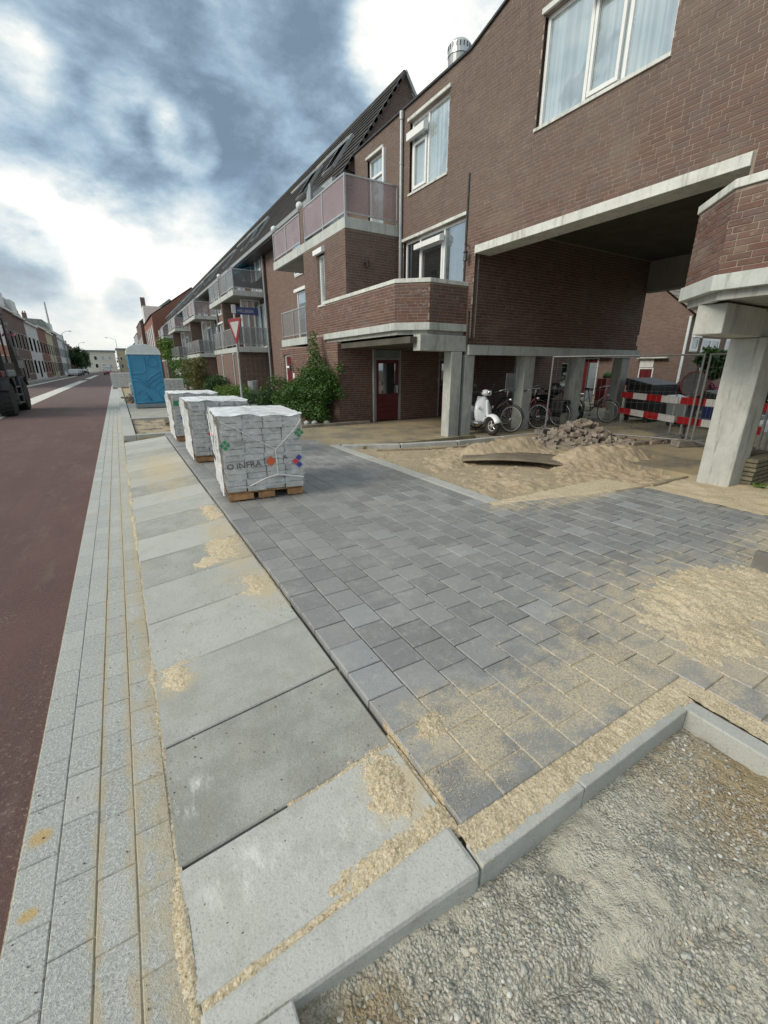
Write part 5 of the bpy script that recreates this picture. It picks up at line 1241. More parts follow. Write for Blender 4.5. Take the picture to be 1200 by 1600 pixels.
# ---- scooters
def scooter(label, loc, rz, col):
    t = thing('scooter', label, 'scooter', loc, None, rz)
    for y, nm in ((0, 'front_wheel'), (1.2, 'rear_wheel')):
        w = obj(nm, MB().torus((0, y, .225), .175, .052, 'x', 32, 10), 'rubber', t, False, smooth=True)
        obj('rim', MB().torus((0, y, .225), .125, .016, 'x', 28, 8).lathe((-.035, y, .225), [(.05, 0), (.05, .07)], 12, axis='x'), 'white_film' if nm == 'front_wheel' else 'alu', w, False, smooth=True)
        sp = MB()
        for k in range(5):
            a = 2 * math.pi * k / 5; sp.tube([(0, y, .225), (0, y + .12 * math.cos(a), .225 + .12 * math.sin(a))], .012, 6)
        obj('rim_spoke', sp, 'alu', w, False)
    # mudguard
    mb = MB(); vs = []
    A = [R(q) for q in range(18, 186, 12)]
    for a in A:
        for k in range(7):
            s = (k - 3) / 3; rr = .275 - .06 * s * s; vs.append((.105 * s, .015 - rr * math.cos(a) * .98, .235 + rr * math.sin(a)))
    mb.add(vs, [(i * 7 + k, i * 7 + k + 1, (i + 1) * 7 + k + 1, (i + 1) * 7 + k) for i in range(len(A) - 1) for k in range(6)])
    o = obj('mudguard', mb, col, t, False, smooth=True); o.modifiers.new('s', 'SOLIDIFY').thickness = .008
    # leg shield
    mb = MB(); vs = []; NZ = 12
    for i in range(NZ + 1):
        q = i / NZ; z = .30 + .60 * q; wd = (.20 + .085 * math.sin(math.pi * min(1, q * 1.05 + .12))) * (1 - .32 * max(0, q - .75) / .25); y0 = .20 + .10 * q - .03 * math.sin(math.pi * q)
        for k in range(11):
            s = (k - 5) / 5; vs.append((wd * s, y0 + .13 * abs(s) ** 2.2, z))
    mb.add(vs, [(i * 11 + k, i * 11 + k + 1, (i + 1) * 11 + k + 1, (i + 1) * 11 + k) for i in range(NZ) for k in range(10)])
    o = obj('leg_shield', mb, col, t, False, smooth=True); o.modifiers.new('s', 'SOLIDIFY').thickness = .025
    obj('horn_cover', MB().obox((0, .20, .62), (.035, 0, 0), (0, .03, 0), (0, .03, .20)), col, t, False, bev=.02)
    obj('slot', MB().box(-.07, .07, .165, .19, .43, .445), 'black', t, False)
    obj('floorboard', MB().box(-.19, .19, .30, .78, .25, .30), col, t, False, bev=.02)
    # headset
    obj('headset', MB().ball((0, .30, .985), .115, .12, .075, 16, 10), col, t, False, smooth=True)
    hl = obj('headlamp', MB().lathe((0, .16, .985), [(.055, .03), (.07, .03), (.066, 0), (.02, -.008)][::-1], 18, axis='y'), 'alu', t, False); obj('lens', MB().lathe((0, .145, .985), [(.05, 0), (.055, .012)], 18, axis='y'), 'glass_mid', hl, False)
    obj('handlebar', MB().tube([(-.33, .36, 1.00), (-.12, .31, 1.01), (.12, .31, 1.01), (.33, .36, 1.00)], .018).tube([(-.35, .37, 1.0), (-.23, .335, 1.0)], .024).tube([(.35, .37, 1.0), (.23, .335, 1.0)], .024), 'rubber', t, False)
    for s in (-1, 1):
        mr = obj('mirror', MB().tube([(s * .2, .33, 1.02), (s * .27, .33, 1.10), (s * .30, .33, 1.14)], .006, 6).ball((s * .31, .33, 1.16), .045, .015, .035), 'dark_metal', t, False, smooth=True)
        obj('indicator', MB().ball((s * .215, .245, .64), .028, .02, .04), 'alu', t, False, smooth=True)
        # side panel
        obj('side_panel', MB().ball((s * .13, 1.0, .47), .12, .36, .17, 16, 10), col, t, False, smooth=True)
    obj('rear_body', MB().ball((0, 1.0, .52), .17, .40, .17, 16, 10).box(-.14, .14, .74, .90, .3, .62), col, t, False, smooth=True)
    obj('seat', MB().ball((0, .98, .71), .13, .34, .06, 16, 8), 'rubber', t, False, smooth=True)
    obj('kickstand', MB().tube([(-.1, .75, .25), (-.16, .72, .0)], .012).tube([(.1, .75, .25), (.16, .72, .0)], .012), 'dark_metal', t, False)
    return t
scooter('white retro scooter with round headlamp parked behind the first columns', (7.58, 7.60, .0), R(0), 'scooter_white')
scooter('black moped parked beside the third arcade column', (11.75, 8.35, .0), R(28), 'black')

# ---- building fence panels
def fence_panel(label, p, q, zg=0.0, h=1.82, lean=0.0):
    A, B = Vector((*p, zg)), Vector((*q, zg)); u = (B - A).normalized(); L = (B - A).length
    t = thing('site_fence', label, 'fence', tuple(A), 'wire mesh site fence panels', 0)
    up = Vector((0, 0, 1)); fr = MB()
    for c in (A, B): fr.tube([c + up * .02, c + up * h], .021, 8)
    fr.tube([A + up * (h - .02), B + up * (h - .02)], .018, 8).tube([A + up * .12, B + up * .12], .018, 8)
    obj('frame', fr, 'steel', t)
    ms = MB(); n = int(L / .11)
    for i in range(1, n):
        c = A + u * (L * i / n); ms.tube([c + up * .12, c + up * (h - .02)], .0022, 3, cap=False)
    for k in range(1, 7): ms.tube([A + up * (.12 + k * (h - .14) / 7), B + up * (.12 + k * (h - .14) / 7)], .0022, 3, cap=False)
    obj('mesh', ms, 'steel', t); return t
fence_panel('wire fence panel in front of the arcade bicycles', (8.95, 7.15), (9.98, 4.42))
fence_panel('wire fence panel between the leaning post pair and the stout column', (10.02, 4.33), (9.2, 2.95))
fence_panel('wire fence panel right of the stout column', (8.85, 2.75), (8.15, .9))
def foot(label, x, y, rz):
    t = thing('concrete_foot', label, 'fence foot', (x, y, 0), 'concrete fence feet', rz)
    obj('block', MB().box(-.33, .33, -.11, -.03, 0, .13).box(-.33, .33, .03, .11, 0, .13).box(-.33, -.22, -.03, .03, 0, .13).box(-.05, .05, -.03, .03, 0, .13).box(.22, .33, -.03, .03, 0, .13), 'kerb_dark', t, False, bev=.01)
foot('concrete fence foot under the paired posts', 10.0, 4.37, R(-20)); foot('concrete fence foot beside the stacked old planks', 8.9, 2.85, R(20)); foot('concrete fence foot by the brick heap', 8.93, 7.18, R(20))

# ---- red and white barriers
def barrier(label, p, q, seq, zt=.0):
    A, B = Vector((*p, 0)), Vector((*q, 0)); u = (B - A).normalized(); L = (B - A).length; nr = Vector((u.y, -u.x, 0))
    t = thing('barrier', label, 'barrier', tuple(A), 'red and white site barriers')
    for c in (A + u * .12, B - u * .12):
        leg = MB().tube([c + Vector((0, 0, .12)), c + Vector((0, 0, 1.0))], .02, 8).tube([c + nr * .38, c + nr * .30 + Vector((0, 0, .10)), c + Vector((0, 0, .18)), c - nr * .30 + Vector((0, 0, .10)), c - nr * .38], .02, 8)
        obj('stand', leg, 'steel', t)
    for z in (.42, .82):
        n = len(seq); w = L / n
        for i, s in enumerate(seq):
            c = A + u * (w * (i + .5)); c.z = z + .07
            obj('board', MB().obox(c + nr * .03, u * (w / 2 - .001), nr * .012, (0, 0, .072)), 'red_film' if s == 'r' else 'white_film', t)
    return t
barrier('red and white barrier in front of the black waste container', (11.35, 6.75), (10.3, 4.85), 'rwwrww'[0:1] + 'wrw')
barrier('red and white barrier reaching from the round sign to the stout column', (10.3, 4.8), (9.7, 3.1), 'rwr')
barrier('red and white barrier seen right of the stout column', (9.55, 2.75), (9.0, .9), 'rwwr')
# round sign seen from behind
rs_ = thing('round_sign', 'back of a round traffic sign on a dark post beside the barrier', 'road sign', (10.5, 4.72, 0))
obj('post', MB().tube([(10.5, 4.72, 0), (10.5, 4.72, 1.62)], .025), 'dark_metal', rs_); obj('disc', MB().lathe((10.48, 4.72, 1.22), [(.25, 0), (.26, .01), (.25, .02)], 28, axis='x'), 'dark_metal', rs_)
obj('rim', MB().torus((10.48, 4.72, 1.22), .26, .012, 'x', 30, 6), 'red_door', rs_)
# waste container
def container(label, x0, x1, y0, y1, h, col, lid, slope=.12):
    t = thing('waste_container', label, 'container', ((x0 + x1) / 2, (y0 + y1) / 2, 0))
    obj('body', MB().add([(x0+.05,y0+.05,.12),(x1-.05,y0+.05,.12),(x1-.05,y1-.05,.12),(x0+.05,y1-.05,.12),(x0,y0,h-.1),(x1,y0,h-.1),(x1,y1,h-.1),(x0,y1,h-.1)], [(0,3,2,1),(4,5,6,7),(0,1,5,4),(1,2,6,5),(2,3,7,6),(3,0,4,7)]), col, t, bev=.03)
    obj('lid', MB().add([(x0-.02,y0-.02,h-.1),(x1+.02,y0-.02,h-.1),(x1+.02,y1+.02,h-.1),(x0-.02,y1+.02,h-.1),(x0-.02,y0-.02,h-.06),(x1+.02,y0-.02,h-.06),(x1+.02,y1+.02,h+slope),(x0-.02,y1+.02,h+slope)], [(0,3,2,1),(4,5,6,7),(0,1,5,4),(1,2,6,5),(2,3,7,6),(3,0,4,7)]), lid, t, bev=.02)
    for x in (x0 + .12, x1 - .12):
        for y in (y0 + .12, y1 - .12): obj('wheel', MB().lathe((x - .02, y, .07), [(.07, 0), (.07, .04)], 12, axis='x'), 'rubber', t)
container('big black wheeled waste container behind the barrier', 13.2, 14.6, 7.0, 7.8, 1.15, 'black', 'dark_metal')
container('small grey waste bin with pale lid beside the round sign', 13.1, 13.75, 5.95, 6.5, .72, 'grey_plastic', 'pale_plastic')
container('dark blue waste container left of the stout column', 13.5, 14.5, 5.1, 5.8, .86, 'navy', 'black')
obj_ = tag(obj('tile_ledge', MB().box(13.0, 19, 4.4, 4.8, 0, .22), 'white_paint'), 'low pale ledge behind the barriers', 'ledge')

# ---- heap of broken pavers
hp = thing('rubble_heap', 'heap of old brown paving bricks dumped on the sand', 'rubble', (8.7, 5.9, 0))
rs = random.Random(5)
obj('core', heightfield(7.5, 10.1, 5.0, 7.0, .07, lambda x, y: -.14 + .42 * math.exp(-((x - 8.65) / .88) ** 2 - ((y - 6.0) / .48) ** 2)), 'rubble_block', hp)
bvar = []
for k in range(6):
    b = MB().obox((0, 0, 0), (.105, 0, 0), (0, .052, 0), (0, 0, .038), k / 6); bvar.append(b.mesh('brick')); bvar[-1].materials.append(M['rubble_block'])
for k in range(290):
    a = rs.uniform(0, 6.28); q = rs.random() ** .6; x = 8.7 + 1.4 * q * math.cos(a); y = 5.95 + .85 * q * math.sin(a)
    z = -.10 + .43 * math.exp(-((x - 8.65) / .88) ** 2 - ((y - 6.0) / .48) ** 2) + rs.uniform(.01, .07)
    o = D.objects.new('brick', bvar[rs.randrange(6)]); o.location = (x, y, max(.0, z)); e = 1 if q < .8 else .25
    o.rotation_euler = (rs.gauss(0, .5) * e, rs.gauss(0, .5) * e, rs.uniform(0, 6.3)); o.scale = (rs.choice((1, 1, 1, .6)), 1, 1); link(o, hp)
# row of bricks at the foot of the heap
for k in range(9):
    o = D.objects.new('brick', bvar[k % 6]); o.location = (9.0 + .17 * k, 5.05 - .03 * k + rs.uniform(-.04, .04), .03); o.rotation_euler = (0, 0, rs.uniform(-.5, .3)); link(o, hp)
# stacked old planks by the stout column
pk = thing('plank_stack', 'stack of mossy old planks lying beside the stout concrete column', 'planks', (7.6, 2.3, 0))
for k in range(6):
    for j in range(2): obj('plank', MB().box(7.25 + .02 * rs.random(), 8.2 + .1 * rs.random(), 2.28 + j * .2 + .02 * rs.random(), 2.46 + j * .2, .01 + k * .062, .06 + k * .062), 'old_wood', pk, bev=.006)
lb = thing('leaning_slab', 'grey paver standing on edge at the right side of the paving', 'paver', (4.24, 1.07, 0)); obj('slab', MB().obox((4.24, 1.07, .07), (.03, .0, 0), (0, .11, 0), (0, 0, .075)), 'kerb_dark', lb, bev=.005)
# corrugated grey sheet at the right edge
cs = MB()
for k in range(14): cs.box(8.95 + .075 * k, 8.995 + .075 * k, 2.0 - .05 * k, 2.03 - .05 * k, .03, .85); cs.box(8.99 + .075 * k, 9.03 + .075 * k, 2.015 - .05 * k, 2.035 - .05 * k, .03, .85)
tag(obj('corrugated_sheet', MB().add(cs.v, cs.f, .5), 'pale_plastic'), 'pale corrugated sheet leaning on the fence at the right', 'sheet', kind=None)

# ---- plants
def leaf_mass(mb, blobs_, n, size, rs, flat=.0):
    """leaves spread in ellipsoid clumps; more towards each clump's skin"""
    tot = sum(b[3] * b[4] * b[5] for b in blobs_) ** 1
    for (cx, cy, cz, rx, ry, rz_) in blobs_:
        k = int(n * (rx * ry * rz_) / tot)
        for _ in range(k):
            d = Vector((rs.gauss(0, 1), rs.gauss(0, 1), rs.gauss(0, 1))).normalized(); q = rs.random() ** .33 * rs.uniform(.75, 1.12)
            p = Vector((cx + d.x * rx * q, cy + d.y * ry * q, cz + d.z * rz_ * q))
            a = Vector((rs.gauss(0, 1), rs.gauss(0, 1), rs.gauss(0, .6) + .2)).normalized(); b = a.cross(d + Vector((.1, .2, .3))).normalized(); s = size * rs.uniform(.6, 1.35)
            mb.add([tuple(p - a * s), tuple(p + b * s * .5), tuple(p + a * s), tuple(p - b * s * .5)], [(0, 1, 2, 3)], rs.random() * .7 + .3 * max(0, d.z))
def plant(name, label, cat, base, clumps, n, size, mat, seed, stems=None, group=None, flowers=None):
    rs = random.Random(seed); t = thing(name, label, cat, base, group)
    m = MB(); leaf_mass(m, clumps, n, size, rs); obj('foliage', m, mat, t)
    s = MB()
    for c in clumps[:stems or 4]:
        s.tube([(base[0] + rs.uniform(-.08, .08), base[1] + rs.uniform(-.08, .08), base[2]), ((base[0] + c[0]) / 2 + rs.uniform(-.05, .05), (base[1] + c[1]) / 2, (base[2] + c[2]) / 2), (c[0], c[1], c[2] + c[5] * .4)], [.025, .018, .008], 6)
    obj('stem', s, 'bark', t)
    if flowers:
        fm = MB(); leaf_mass(fm, flowers[0], flowers[1], flowers[2], rs); obj('flowers', fm, flowers[3], t)
    return t
def rclumps(rs, x0, x1, y0, y1, z0, z1, n, r):
    return [(rs.uniform(x0, x1), rs.uniform(y0, y1), rs.uniform(z0, z1), r * rs.uniform(.7, 1.3), r * rs.uniform(.7, 1.3), r * rs.uniform(.6, 1.2)) for _ in range(n)]
r9 = random.Random(9)
cl_ = rclumps(r9, 4.3, 5.2, 11.9, 14.4, .3, 1.15, 26, .34) + rclumps(r9, 4.7, 5.2, 11.9, 12.9, 1.0, 1.75, 9, .27) + [(5.05, 12.45, 2.0, .22, .25, .3), (5.08, 12.55, 2.35, .15, .18, .28), (5.05, 12.3, 1.7, .28, .3, .3), (5.35, 11.35, 1.55, .16, .2, .2), (5.2, 11.5, 1.2, .22, .25, .3), (5.3, 11.3, .9, .2, .2, .25)]
plant('bush', 'tall dark green laurel bush climbing against the brick wall corner', 'bush', (4.9, 12.8, 0), cl_ + rclumps(random.Random(33), 4.7, 5.25, 11.5, 12.8, .25, 1.35, 12, .3), 25000, .034, 'leaf_green', 1, 12)
plant('low_shrub', 'dense dark shrub left of the tall laurel bush', 'bush', (4.6, 15.4, 0), rclumps(r9, 4.2, 5.1, 14.6, 16.6, .2, .75, 16, .3), 5000, .04, 'leaf_dark', 2, 6)
plant('hedge', 'trimmed lime green hedge behind the sign pole', 'hedge', (4.6, 21.6, 0), [(4.2 + .28 * i, 20.6 + .7 * j, .42, .34, .42, .40) for i in range(4) for j in range(4)], 6500, .042, 'leaf_lime', 3, 6)
plant('shrub', 'grey-green grassy shrub left of the lime hedge', 'bush', (4.5, 25.6, 0), rclumps(r9, 4.1, 5.0, 24.4, 27.2, .2, .9, 14, .38), 3500, .06, 'leaf_dark', 4, 5)
plant('shrub', 'tall loose shrub with brownish green leaves beside the third balcony house', 'bush', (4.6, 31.5, 0), rclumps(r9, 4.2, 5.0, 30.2, 33.5, .4, 1.9, 18, .5), 3600, .07, 'leaf_red', 5, 6)
plant('shrub', 'tall green shrub right of the blue toilet', 'bush', (4.4, 35.5, 0), rclumps(r9, 3.8, 5.0, 34, 39, .5, 2.0, 22, .6), 3600, .09, 'leaf_green', 6, 6, flowers=([(3.9, 34.2, 1.3, .35, .35, .3), (4.2, 34.0, .7, .3, .3, .3)], 160, .08, 'petal_white'))
plant('shrub', 'green creeper hanging from the farthest balconies', 'bush', (5.3, 55.0, 0), rclumps(r9, 5.0, 5.6, 54, 59, 2.5, 4.6, 12, .7), 1500, .14, 'leaf_lime', 7, 5)
plant('weed', 'small green weed growing at the foot of the plank stack', 'weed', (7.2, 2.18, 0), [(7.2, 2.18, .04, .10, .08, .05)], 90, .02, 'leaf_lime', 8, 1)
# planting bed stones in front of the bush
for i in range(9): pass
bs = thing('bed_edging', 'low brick edging round the planting bed under the laurel bush', 'edging', (4.1, 12, 0))
for i in range(16): obj('brick', MB().box(3.98 + .004 * i, 4.07 + .004 * i, 11.35 + i * .215, 11.555 + i * .215, -.02, .075), 'rubble_block', bs, bev=.006)
for i in range(10): obj('brick', MB().box(4.1 + i * .215, 4.305 + i * .215, 11.24, 11.33, -.02, .07), 'rubble_block', bs, bev=.006)
struct('planting_soil', heightfield(4.08, 5.4, 11.34, 16.6, .12, lambda x, y: .03 + .03 * fbm(x, y, 4, 1)), 'earth')
for i, (x, y) in enumerate(((4.35, 11.5), (4.6, 11.52), (4.95, 11.48))):
    m = MB(); pebble(m, x, y, .08, .11); tag(obj('boulder', m, 'concrete', smooth=True), ('pale round stone at the left end of the planting bed', 'pale round stone in the middle of the planting bed edge', 'pale round stone nearest the brick wall corner')[i], 'stone', 'stones in the planting bed')
# bins and pots by the second house
def pot(label, x, y, w, h, mat, ribs=0):
    t = thing('planter_pot', label, 'planter', (x, y, 0)); obj('pot', MB().lathe((x, y, 0), [(w * .8, 0), (w, h), (w * .9, h), (w * .8, h * .9)], 18 if not ribs else 10), mat, t)
    obj('soil', MB().lathe((x, y, h * .86), [(w * .8, 0), (w * .8, .02)], 14), 'earth', t)
    return t
pot('tall grey ribbed planter against the brick side wall of the second house', 5.75, 22.3, .26, .95, 'zinc', 1)
pot('blue grey planter holding reddish plants', 5.45, 19.4, .2, .5, 'grey_plastic'); pot('second blue grey planter nearer the dark shrub', 5.35, 18.4, .18, .5, 'grey_plastic')
plant('potted_plant', 'reddish plant growing from the blue grey planter', 'plant', (5.45, 19.4, .5), [(5.45, 19.4, .65, .25, .25, .2)], 300, .05, 'leaf_red', 12, 1)
tag(obj('blue_tarp', heightfield(5.0, 6.2, 20.6, 21.6, .1, lambda x, y: .08 + .08 * fbm(x, y, 3, 9)), 'blue_plastic'), 'crumpled blue tarp on the ground by the ribbed planter', 'tarp')
tr = MB()
for i in range(5): tr.box(5.7 + .24 * i, 5.712 + .24 * i, 23.16, 23.17, .5, 2.1)
for i in range(7): tr.box(5.6, 6.75, 23.15, 23.16, .5 + .25 * i, .512 + .25 * i)
tag(obj('trellis', tr, 'ply'), 'thin wire trellis on the brick side wall of the second house', 'trellis')

# ------------------------------------------------------------------ house beyond the passage
HX, HY = 24.0, 11.5
hb = thing('garden_house', 'brown brick house with tiled roof seen through the passage', 'building', (HX, HY, 0))
gw = MB().add([(HX, HY, 0), (HX, 26, 0), (HX, 26, 5), (HX, 18.2, 9.3), (HX, HY, 3.95), (HX + .3, HY, 0), (HX + .3, 26, 0), (HX + .3, 26, 5), (HX + .3, 18.2, 9.3), (HX + .3, HY, 3.95)], [(0,4,3,2,1),(5,6,7,8,9),(0,5,9,4),(4,9,8,3)])
obj('gable_wall', gw, 'far_brick', hb); obj('side_wall', MB().box(HX + .3, 48, HY, HY + .3, 0, 3.9), 'far_brick', hb)
t = MB()
for i in range(22):
    a = i / 22; y = HY - .35 + 7.0 * a; z = 3.85 + 5.55 * a; t.obox((36, y + .16, z + .14), (12.15, 0, 0), (0, .18, .135), (0, -.012, .02))
tag(obj('roof_tiles', t, 'tile_brown', hb), kind='stuff'); obj('roof', MB().add([(HX - .05, HY - .3, 3.82), (48, HY - .3, 3.82), (48, 18.2, 9.4), (HX - .05, 18.2, 9.4), (48, 26, 4.1), (HX - .05, 26, 4.1)], [(0,1,2,3),(3,2,4,5)]), 'tile_brown', hb)
obj('downpipe', MB().tube([(HX - .08, HY + .05, 0), (HX - .08, HY + .05, 3.9)], .06), 'pale_plastic', hb)
window(hb, 'y', HY, 24.25, 24.95, 2.35, 2.95, inset=-.06, fw=.09, pane='glass_dark'); obj('shutter_box', MB().box(24.25, 24.95, HY - .16, HY, 2.96, 3.4), 'white_frame', hb); window(hb, 'y', HY, 25.3, 27.1, 2.15, 2.95, mull=(26.2,), inset=-.06, fw=.11, pane='glass_dark'); window(hb, 'y', HY, 27.8, 31.5, 1.6, 3.0, mull=(29.0, 30.2), inset=-.06, fw=.1, pane='glass_dark')
window(hb, 'y', HY, 25.6, 27.1, .5, 1.9, mull=(26.3,), inset=-.05, pane='glass_dark')
window(hb, 'x', HX, 16.0, 16.95, .05, 2.1, inset=-.05, pane='red_door', sill=False, name='front_door'); window(hb, 'x', HX, 17.0, 17.5, .5, 2.0, inset=-.05, pane='white_paint', sill=False, name='side_panel')
obj('porch_board', MB().box(HX - .4, HX, 15.2, 17.6, 2.15, 2.5), 'white_paint', hb)
window(hb, 'x', HX, 12.85, 13.6, .05, 1.55, inset=-.05, pane='red_door', sill=False, name='side_door'); obj('door_hood', MB().box(HX - .25, HX, 12.2, 13.7, 2.02, 2.08), 'coping', hb); obj('transom_panel', MB().box(HX - .05, HX, 12.9, 13.6, 1.58, 2.0), 'white_paint', hb)
rd = thing('red_box', 'red upright box standing before the far door in the arcade', 'box', (17.4, 11.2, 0)); obj('box', MB().box(17.0, 17.9, 10.9, 11.3, 0, 1.15), 'red_film', rd, bev=.02); obj('plant_top', MB().ball((17.4, 11.1, 1.25), .25, .2, .15), 'leaf_lime', rd)
wp = thing('white_panel', 'white notice panel beside the far red door', 'panel', (16.5, 11.3, 0)); obj('panel', MB().box(16.45, 16.95, 11.35, 11.42, .2, 1.75), 'white_paint', wp)
r9 = random.Random(19)
tree = thing('tree', 'round green tree behind the stout concrete column', 'tree', (19.0, 8.2, 0))
m = MB(); leaf_mass(m, rclumps(r9, 18.8, 20.0, 7.4, 8.6, 1.35, 2.0, 18, .36), 4200, .11, r9); obj('crown', m, 'leaf_green', tree); obj('trunk', MB().tube([(19.0, 8.2, 0), (19.05, 8.25, .9), (18.9, 8.2, 1.7)], [.09, .07, .04], 8), 'bark', tree)
plant('flower_shrub', 'shrub with pink flowers behind the waste bins', 'bush', (17.2, 7.9, 0), rclumps(r9, 16.4, 18.0, 7.0, 8.6, .3, .8, 10, .38), 1800, .07, 'leaf_dark', 21, 4, flowers=(rclumps(r9, 16.3, 17.9, 7.0, 8.4, .7, 1.0, 12, .26), 1300, .06, 'petal_pink'))
plant('flower_shrub', 'shrub with violet flowers right of the stout column', 'bush', (16.5, 5.4, 0), rclumps(r9, 15.8, 17.4, 4.4, 6.2, .3, .8, 10, .42), 1800, .07, 'leaf_dark', 22, 4, flowers=(rclumps(r9, 15.7, 17.0, 4.4, 6.0, .8, 1.2, 12, .28), 1300, .06, 'petal_violet'))
plant('garden_shrub', 'bright green garden shrub behind the violet flowers', 'bush', (20, 6.2, 0), rclumps(r9, 18.8, 21.5, 4.0, 7.4, .6, 3.0, 30, .7), 4500, .12, 'leaf_lime', 23, 6)
struct('garden_wall', MB().box(15.2, 15.45, 3.2, 6.2, 0, .3), 'white_paint')

# ------------------------------------------------------------------ left side of the street
LX = -10.2
def town_house(label, y0, w, h, mat, roof_mat, style, seed, lx=LX):
    rs = random.Random(seed); t = thing('town_house', label, 'building', (lx, y0 + w / 2, 0), 'town houses on the left side of the street')
    D_ = 9
    obj('walls', MB().box(lx - D_, lx, y0 + .02, y0 + w - .02, -.03, h), mat, t)
    obj('cornice', MB().box(lx - .1, lx + .28, y0 + .02, y0 + w - .02, h - .12, h + .1), 'white_paint', t)
    if style == 'mansard':
        obj('roof', MB().add([(lx + .05, y0 + .02, h + .1), (lx - 1.0, y0 + .02, h + 2.3), (lx - D_, y0 + .02, h + 2.6), (lx - D_, y0 + .02, h), (lx + .05, y0 + w - .02, h + .1), (lx - 1.0, y0 + w - .02, h + 2.3), (lx - D_, y0 + w - .02, h + 2.6), (lx - D_, y0 + w - .02, h)], [(0,1,2,3),(7,6,5,4),(0,4,5,1),(1,5,6,2),(0,3,7,4)]), roof_mat, t)
        obj('dormer', MB().box(lx - 1.0, lx - .1, y0 + w * .3, y0 + w * .7, h + .2, h + 1.9), 'white_paint', t)
    elif style == 'gable':
        obj('roof', MB().add([(lx + .2, y0 + .02, h + .1), (lx - D_ / 2, y0 + .02, h + 3.0), (lx - D_, y0 + .02, h), (lx + .2, y0 + w - .02, h + .1), (lx - D_ / 2, y0 + w - .02, h + 3.0), (lx - D_, y0 + w - .02, h)], [(0,1,2),(5,4,3),(0,3,4,1),(1,4,5,2),(0,2,5,3)]), roof_mat, t)
    else: obj('parapet', MB().box(lx - .4, lx + .02, y0 + .02, y0 + w - .02, h + .1, h + .8), mat, t)
    ch = obj('chimney', MB().box(lx - 4.0, lx - 3.3, y0 + .1, y0 + .8, h, h + (4.0 if style == 'gable' else 3.4)), 'far_brick', t)
    for k in range(2): obj('chimney_pot', MB().lathe((lx - 3.8 + .35 * k, y0 + .45, h + (4.0 if style == 'gable' else 3.4)), [(.1, 0), (.09, .35)], 8), 'roof_red', ch)
    nw = 2 if w < 6.5 else 3
    for fl, (za, zb) in enumerate(((.1 if rs.random() < .5 else .8, 2.7), (3.9, 5.9))):
        if zb > h - .2: break
        for i in range(nw):
            c = y0 + w * (i + .5) / nw; ww = w / nw * .26
            window(t, 'x', lx, c - ww, c + ww, (.1 if (fl == 0 and i == seed % nw) else (.8 if fl == 0 else za)), zb, inset=-.035, fw=.07, sill=rs.random() < .5, pane=rs.choice(('glass_dark', 'glass_mid', 'glass_dark')), name='window' if not (fl == 0 and i == seed % nw) else 'front_door', frame=rs.choice(('white_paint', 'grey_plastic', 'fascia')))
    return t
LH = [('brown brick town house with mansard roof behind the excavator', 60, 7.6, 8.2, 'red_far_brick', 'roof_grey', 'mansard'),
      ('dark brick town house with grey mansard and white window bands', 67.6, 7.5, 8.2, 'far_brick', 'roof_grey', 'mansard'),
      ('brown brick town house beside the cream rendered one', 75.1, 8.4, 8.1, 'far_brick', 'roof_grey', 'mansard'),
      ('cream rendered town house with large ground floor windows', 83.5, 12, 7.9, 'stucco_white', 'roof_grey', 'gable'),
      ('orange-red brick town house with white eaves', 95.5, 11, 8.2, 'red_far_brick', 'roof_grey', 'gable'),
      ('yellow rendered narrow town house next to the orange brick one', 106.5, 10, 8.0, 'stucco_yellow', 'roof_grey', 'flat'),
      ('brown brick town house with boxy dark top storey', 116.5, 10, 8.6, 'far_brick', 'roof_grey', 'mansard'),
      ('white rendered town house past the boxy roofed one', 126.5, 11, 8.0, 'stucco_white', 'roof_grey', 'flat'),
      ('grey rendered town house with dark dormer', 137.5, 12, 7.6, 'stucco_grey', 'roof_grey', 'mansard'),
      ('red brick town house before the street trees', 149.5, 13, 7.4, 'red_far_brick', 'roof_red', 'gable'),
      ('pale rendered town house near the end of the row', 162.5, 14, 7.2, 'stucco_cream', 'roof_red', 'gable'),
      ('brown town house farther down past the street trees', 176.5, 22, 7.0, 'far_brick', 'roof_red', 'gable'),
      ('last low red-roofed house of the left row', 198.5, 30, 6.6, 'stucco_white', 'roof_red', 'gable')]
for i, (lab, y, w, h, m_, rm, st_) in enumerate(LH): town_house(lab, y, w, h, m_, rm, st_, i + 40)
town_house('brick town house at the left edge mostly hidden by the excavator', 50, 10, 8.3, 'far_brick', 'roof_grey', 'mansard', 60)
# right side far buildings
rt = thing('gabled_building', 'tall orange-red brick building with steep gable past the balcony houses', 'building', (5.6, 74, 0))
obj('walls', MB().box(5.6, 17, 73, 92, 0, 8.6), 'red_far_brick', rt)
obj('gable', MB().add([(5.6, 73, 8.6), (17, 73, 8.6), (11.3, 73, 12.4), (5.6, 92, 8.6), (17, 92, 8.6), (11.3, 92, 12.4)], [(0,1,2),(5,4,3),(0,2,5,3),(1,4,5,2)]), 'red_far_brick', rt)
obj('roof', MB().add([(5.4, 73.1, 8.6), (11.3, 73.1, 12.6), (17.2, 73.1, 8.6), (5.4, 92.1, 8.6), (11.3, 92.1, 12.6), (17.2, 92.1, 8.6)], [(0,1,4,3),(1,2,5,4)]), 'roof_red', rt)
obj('dormer', MB().box(5.5, 8.5, 86, 90, 8.7, 11.2), 'white_paint', rt); obj('chimney', MB().box(5.7, 6.4, 92.2, 92.9, 8, 13.2), 'far_brick', rt)
for i in range(5): window(rt, 'x', 5.6, 74.5 + 3.5 * i, 76.1 + 3.5 * i, 4.6, 7.4, inset=-.06, fw=.12, pane='glass_dark', frame='white_paint')
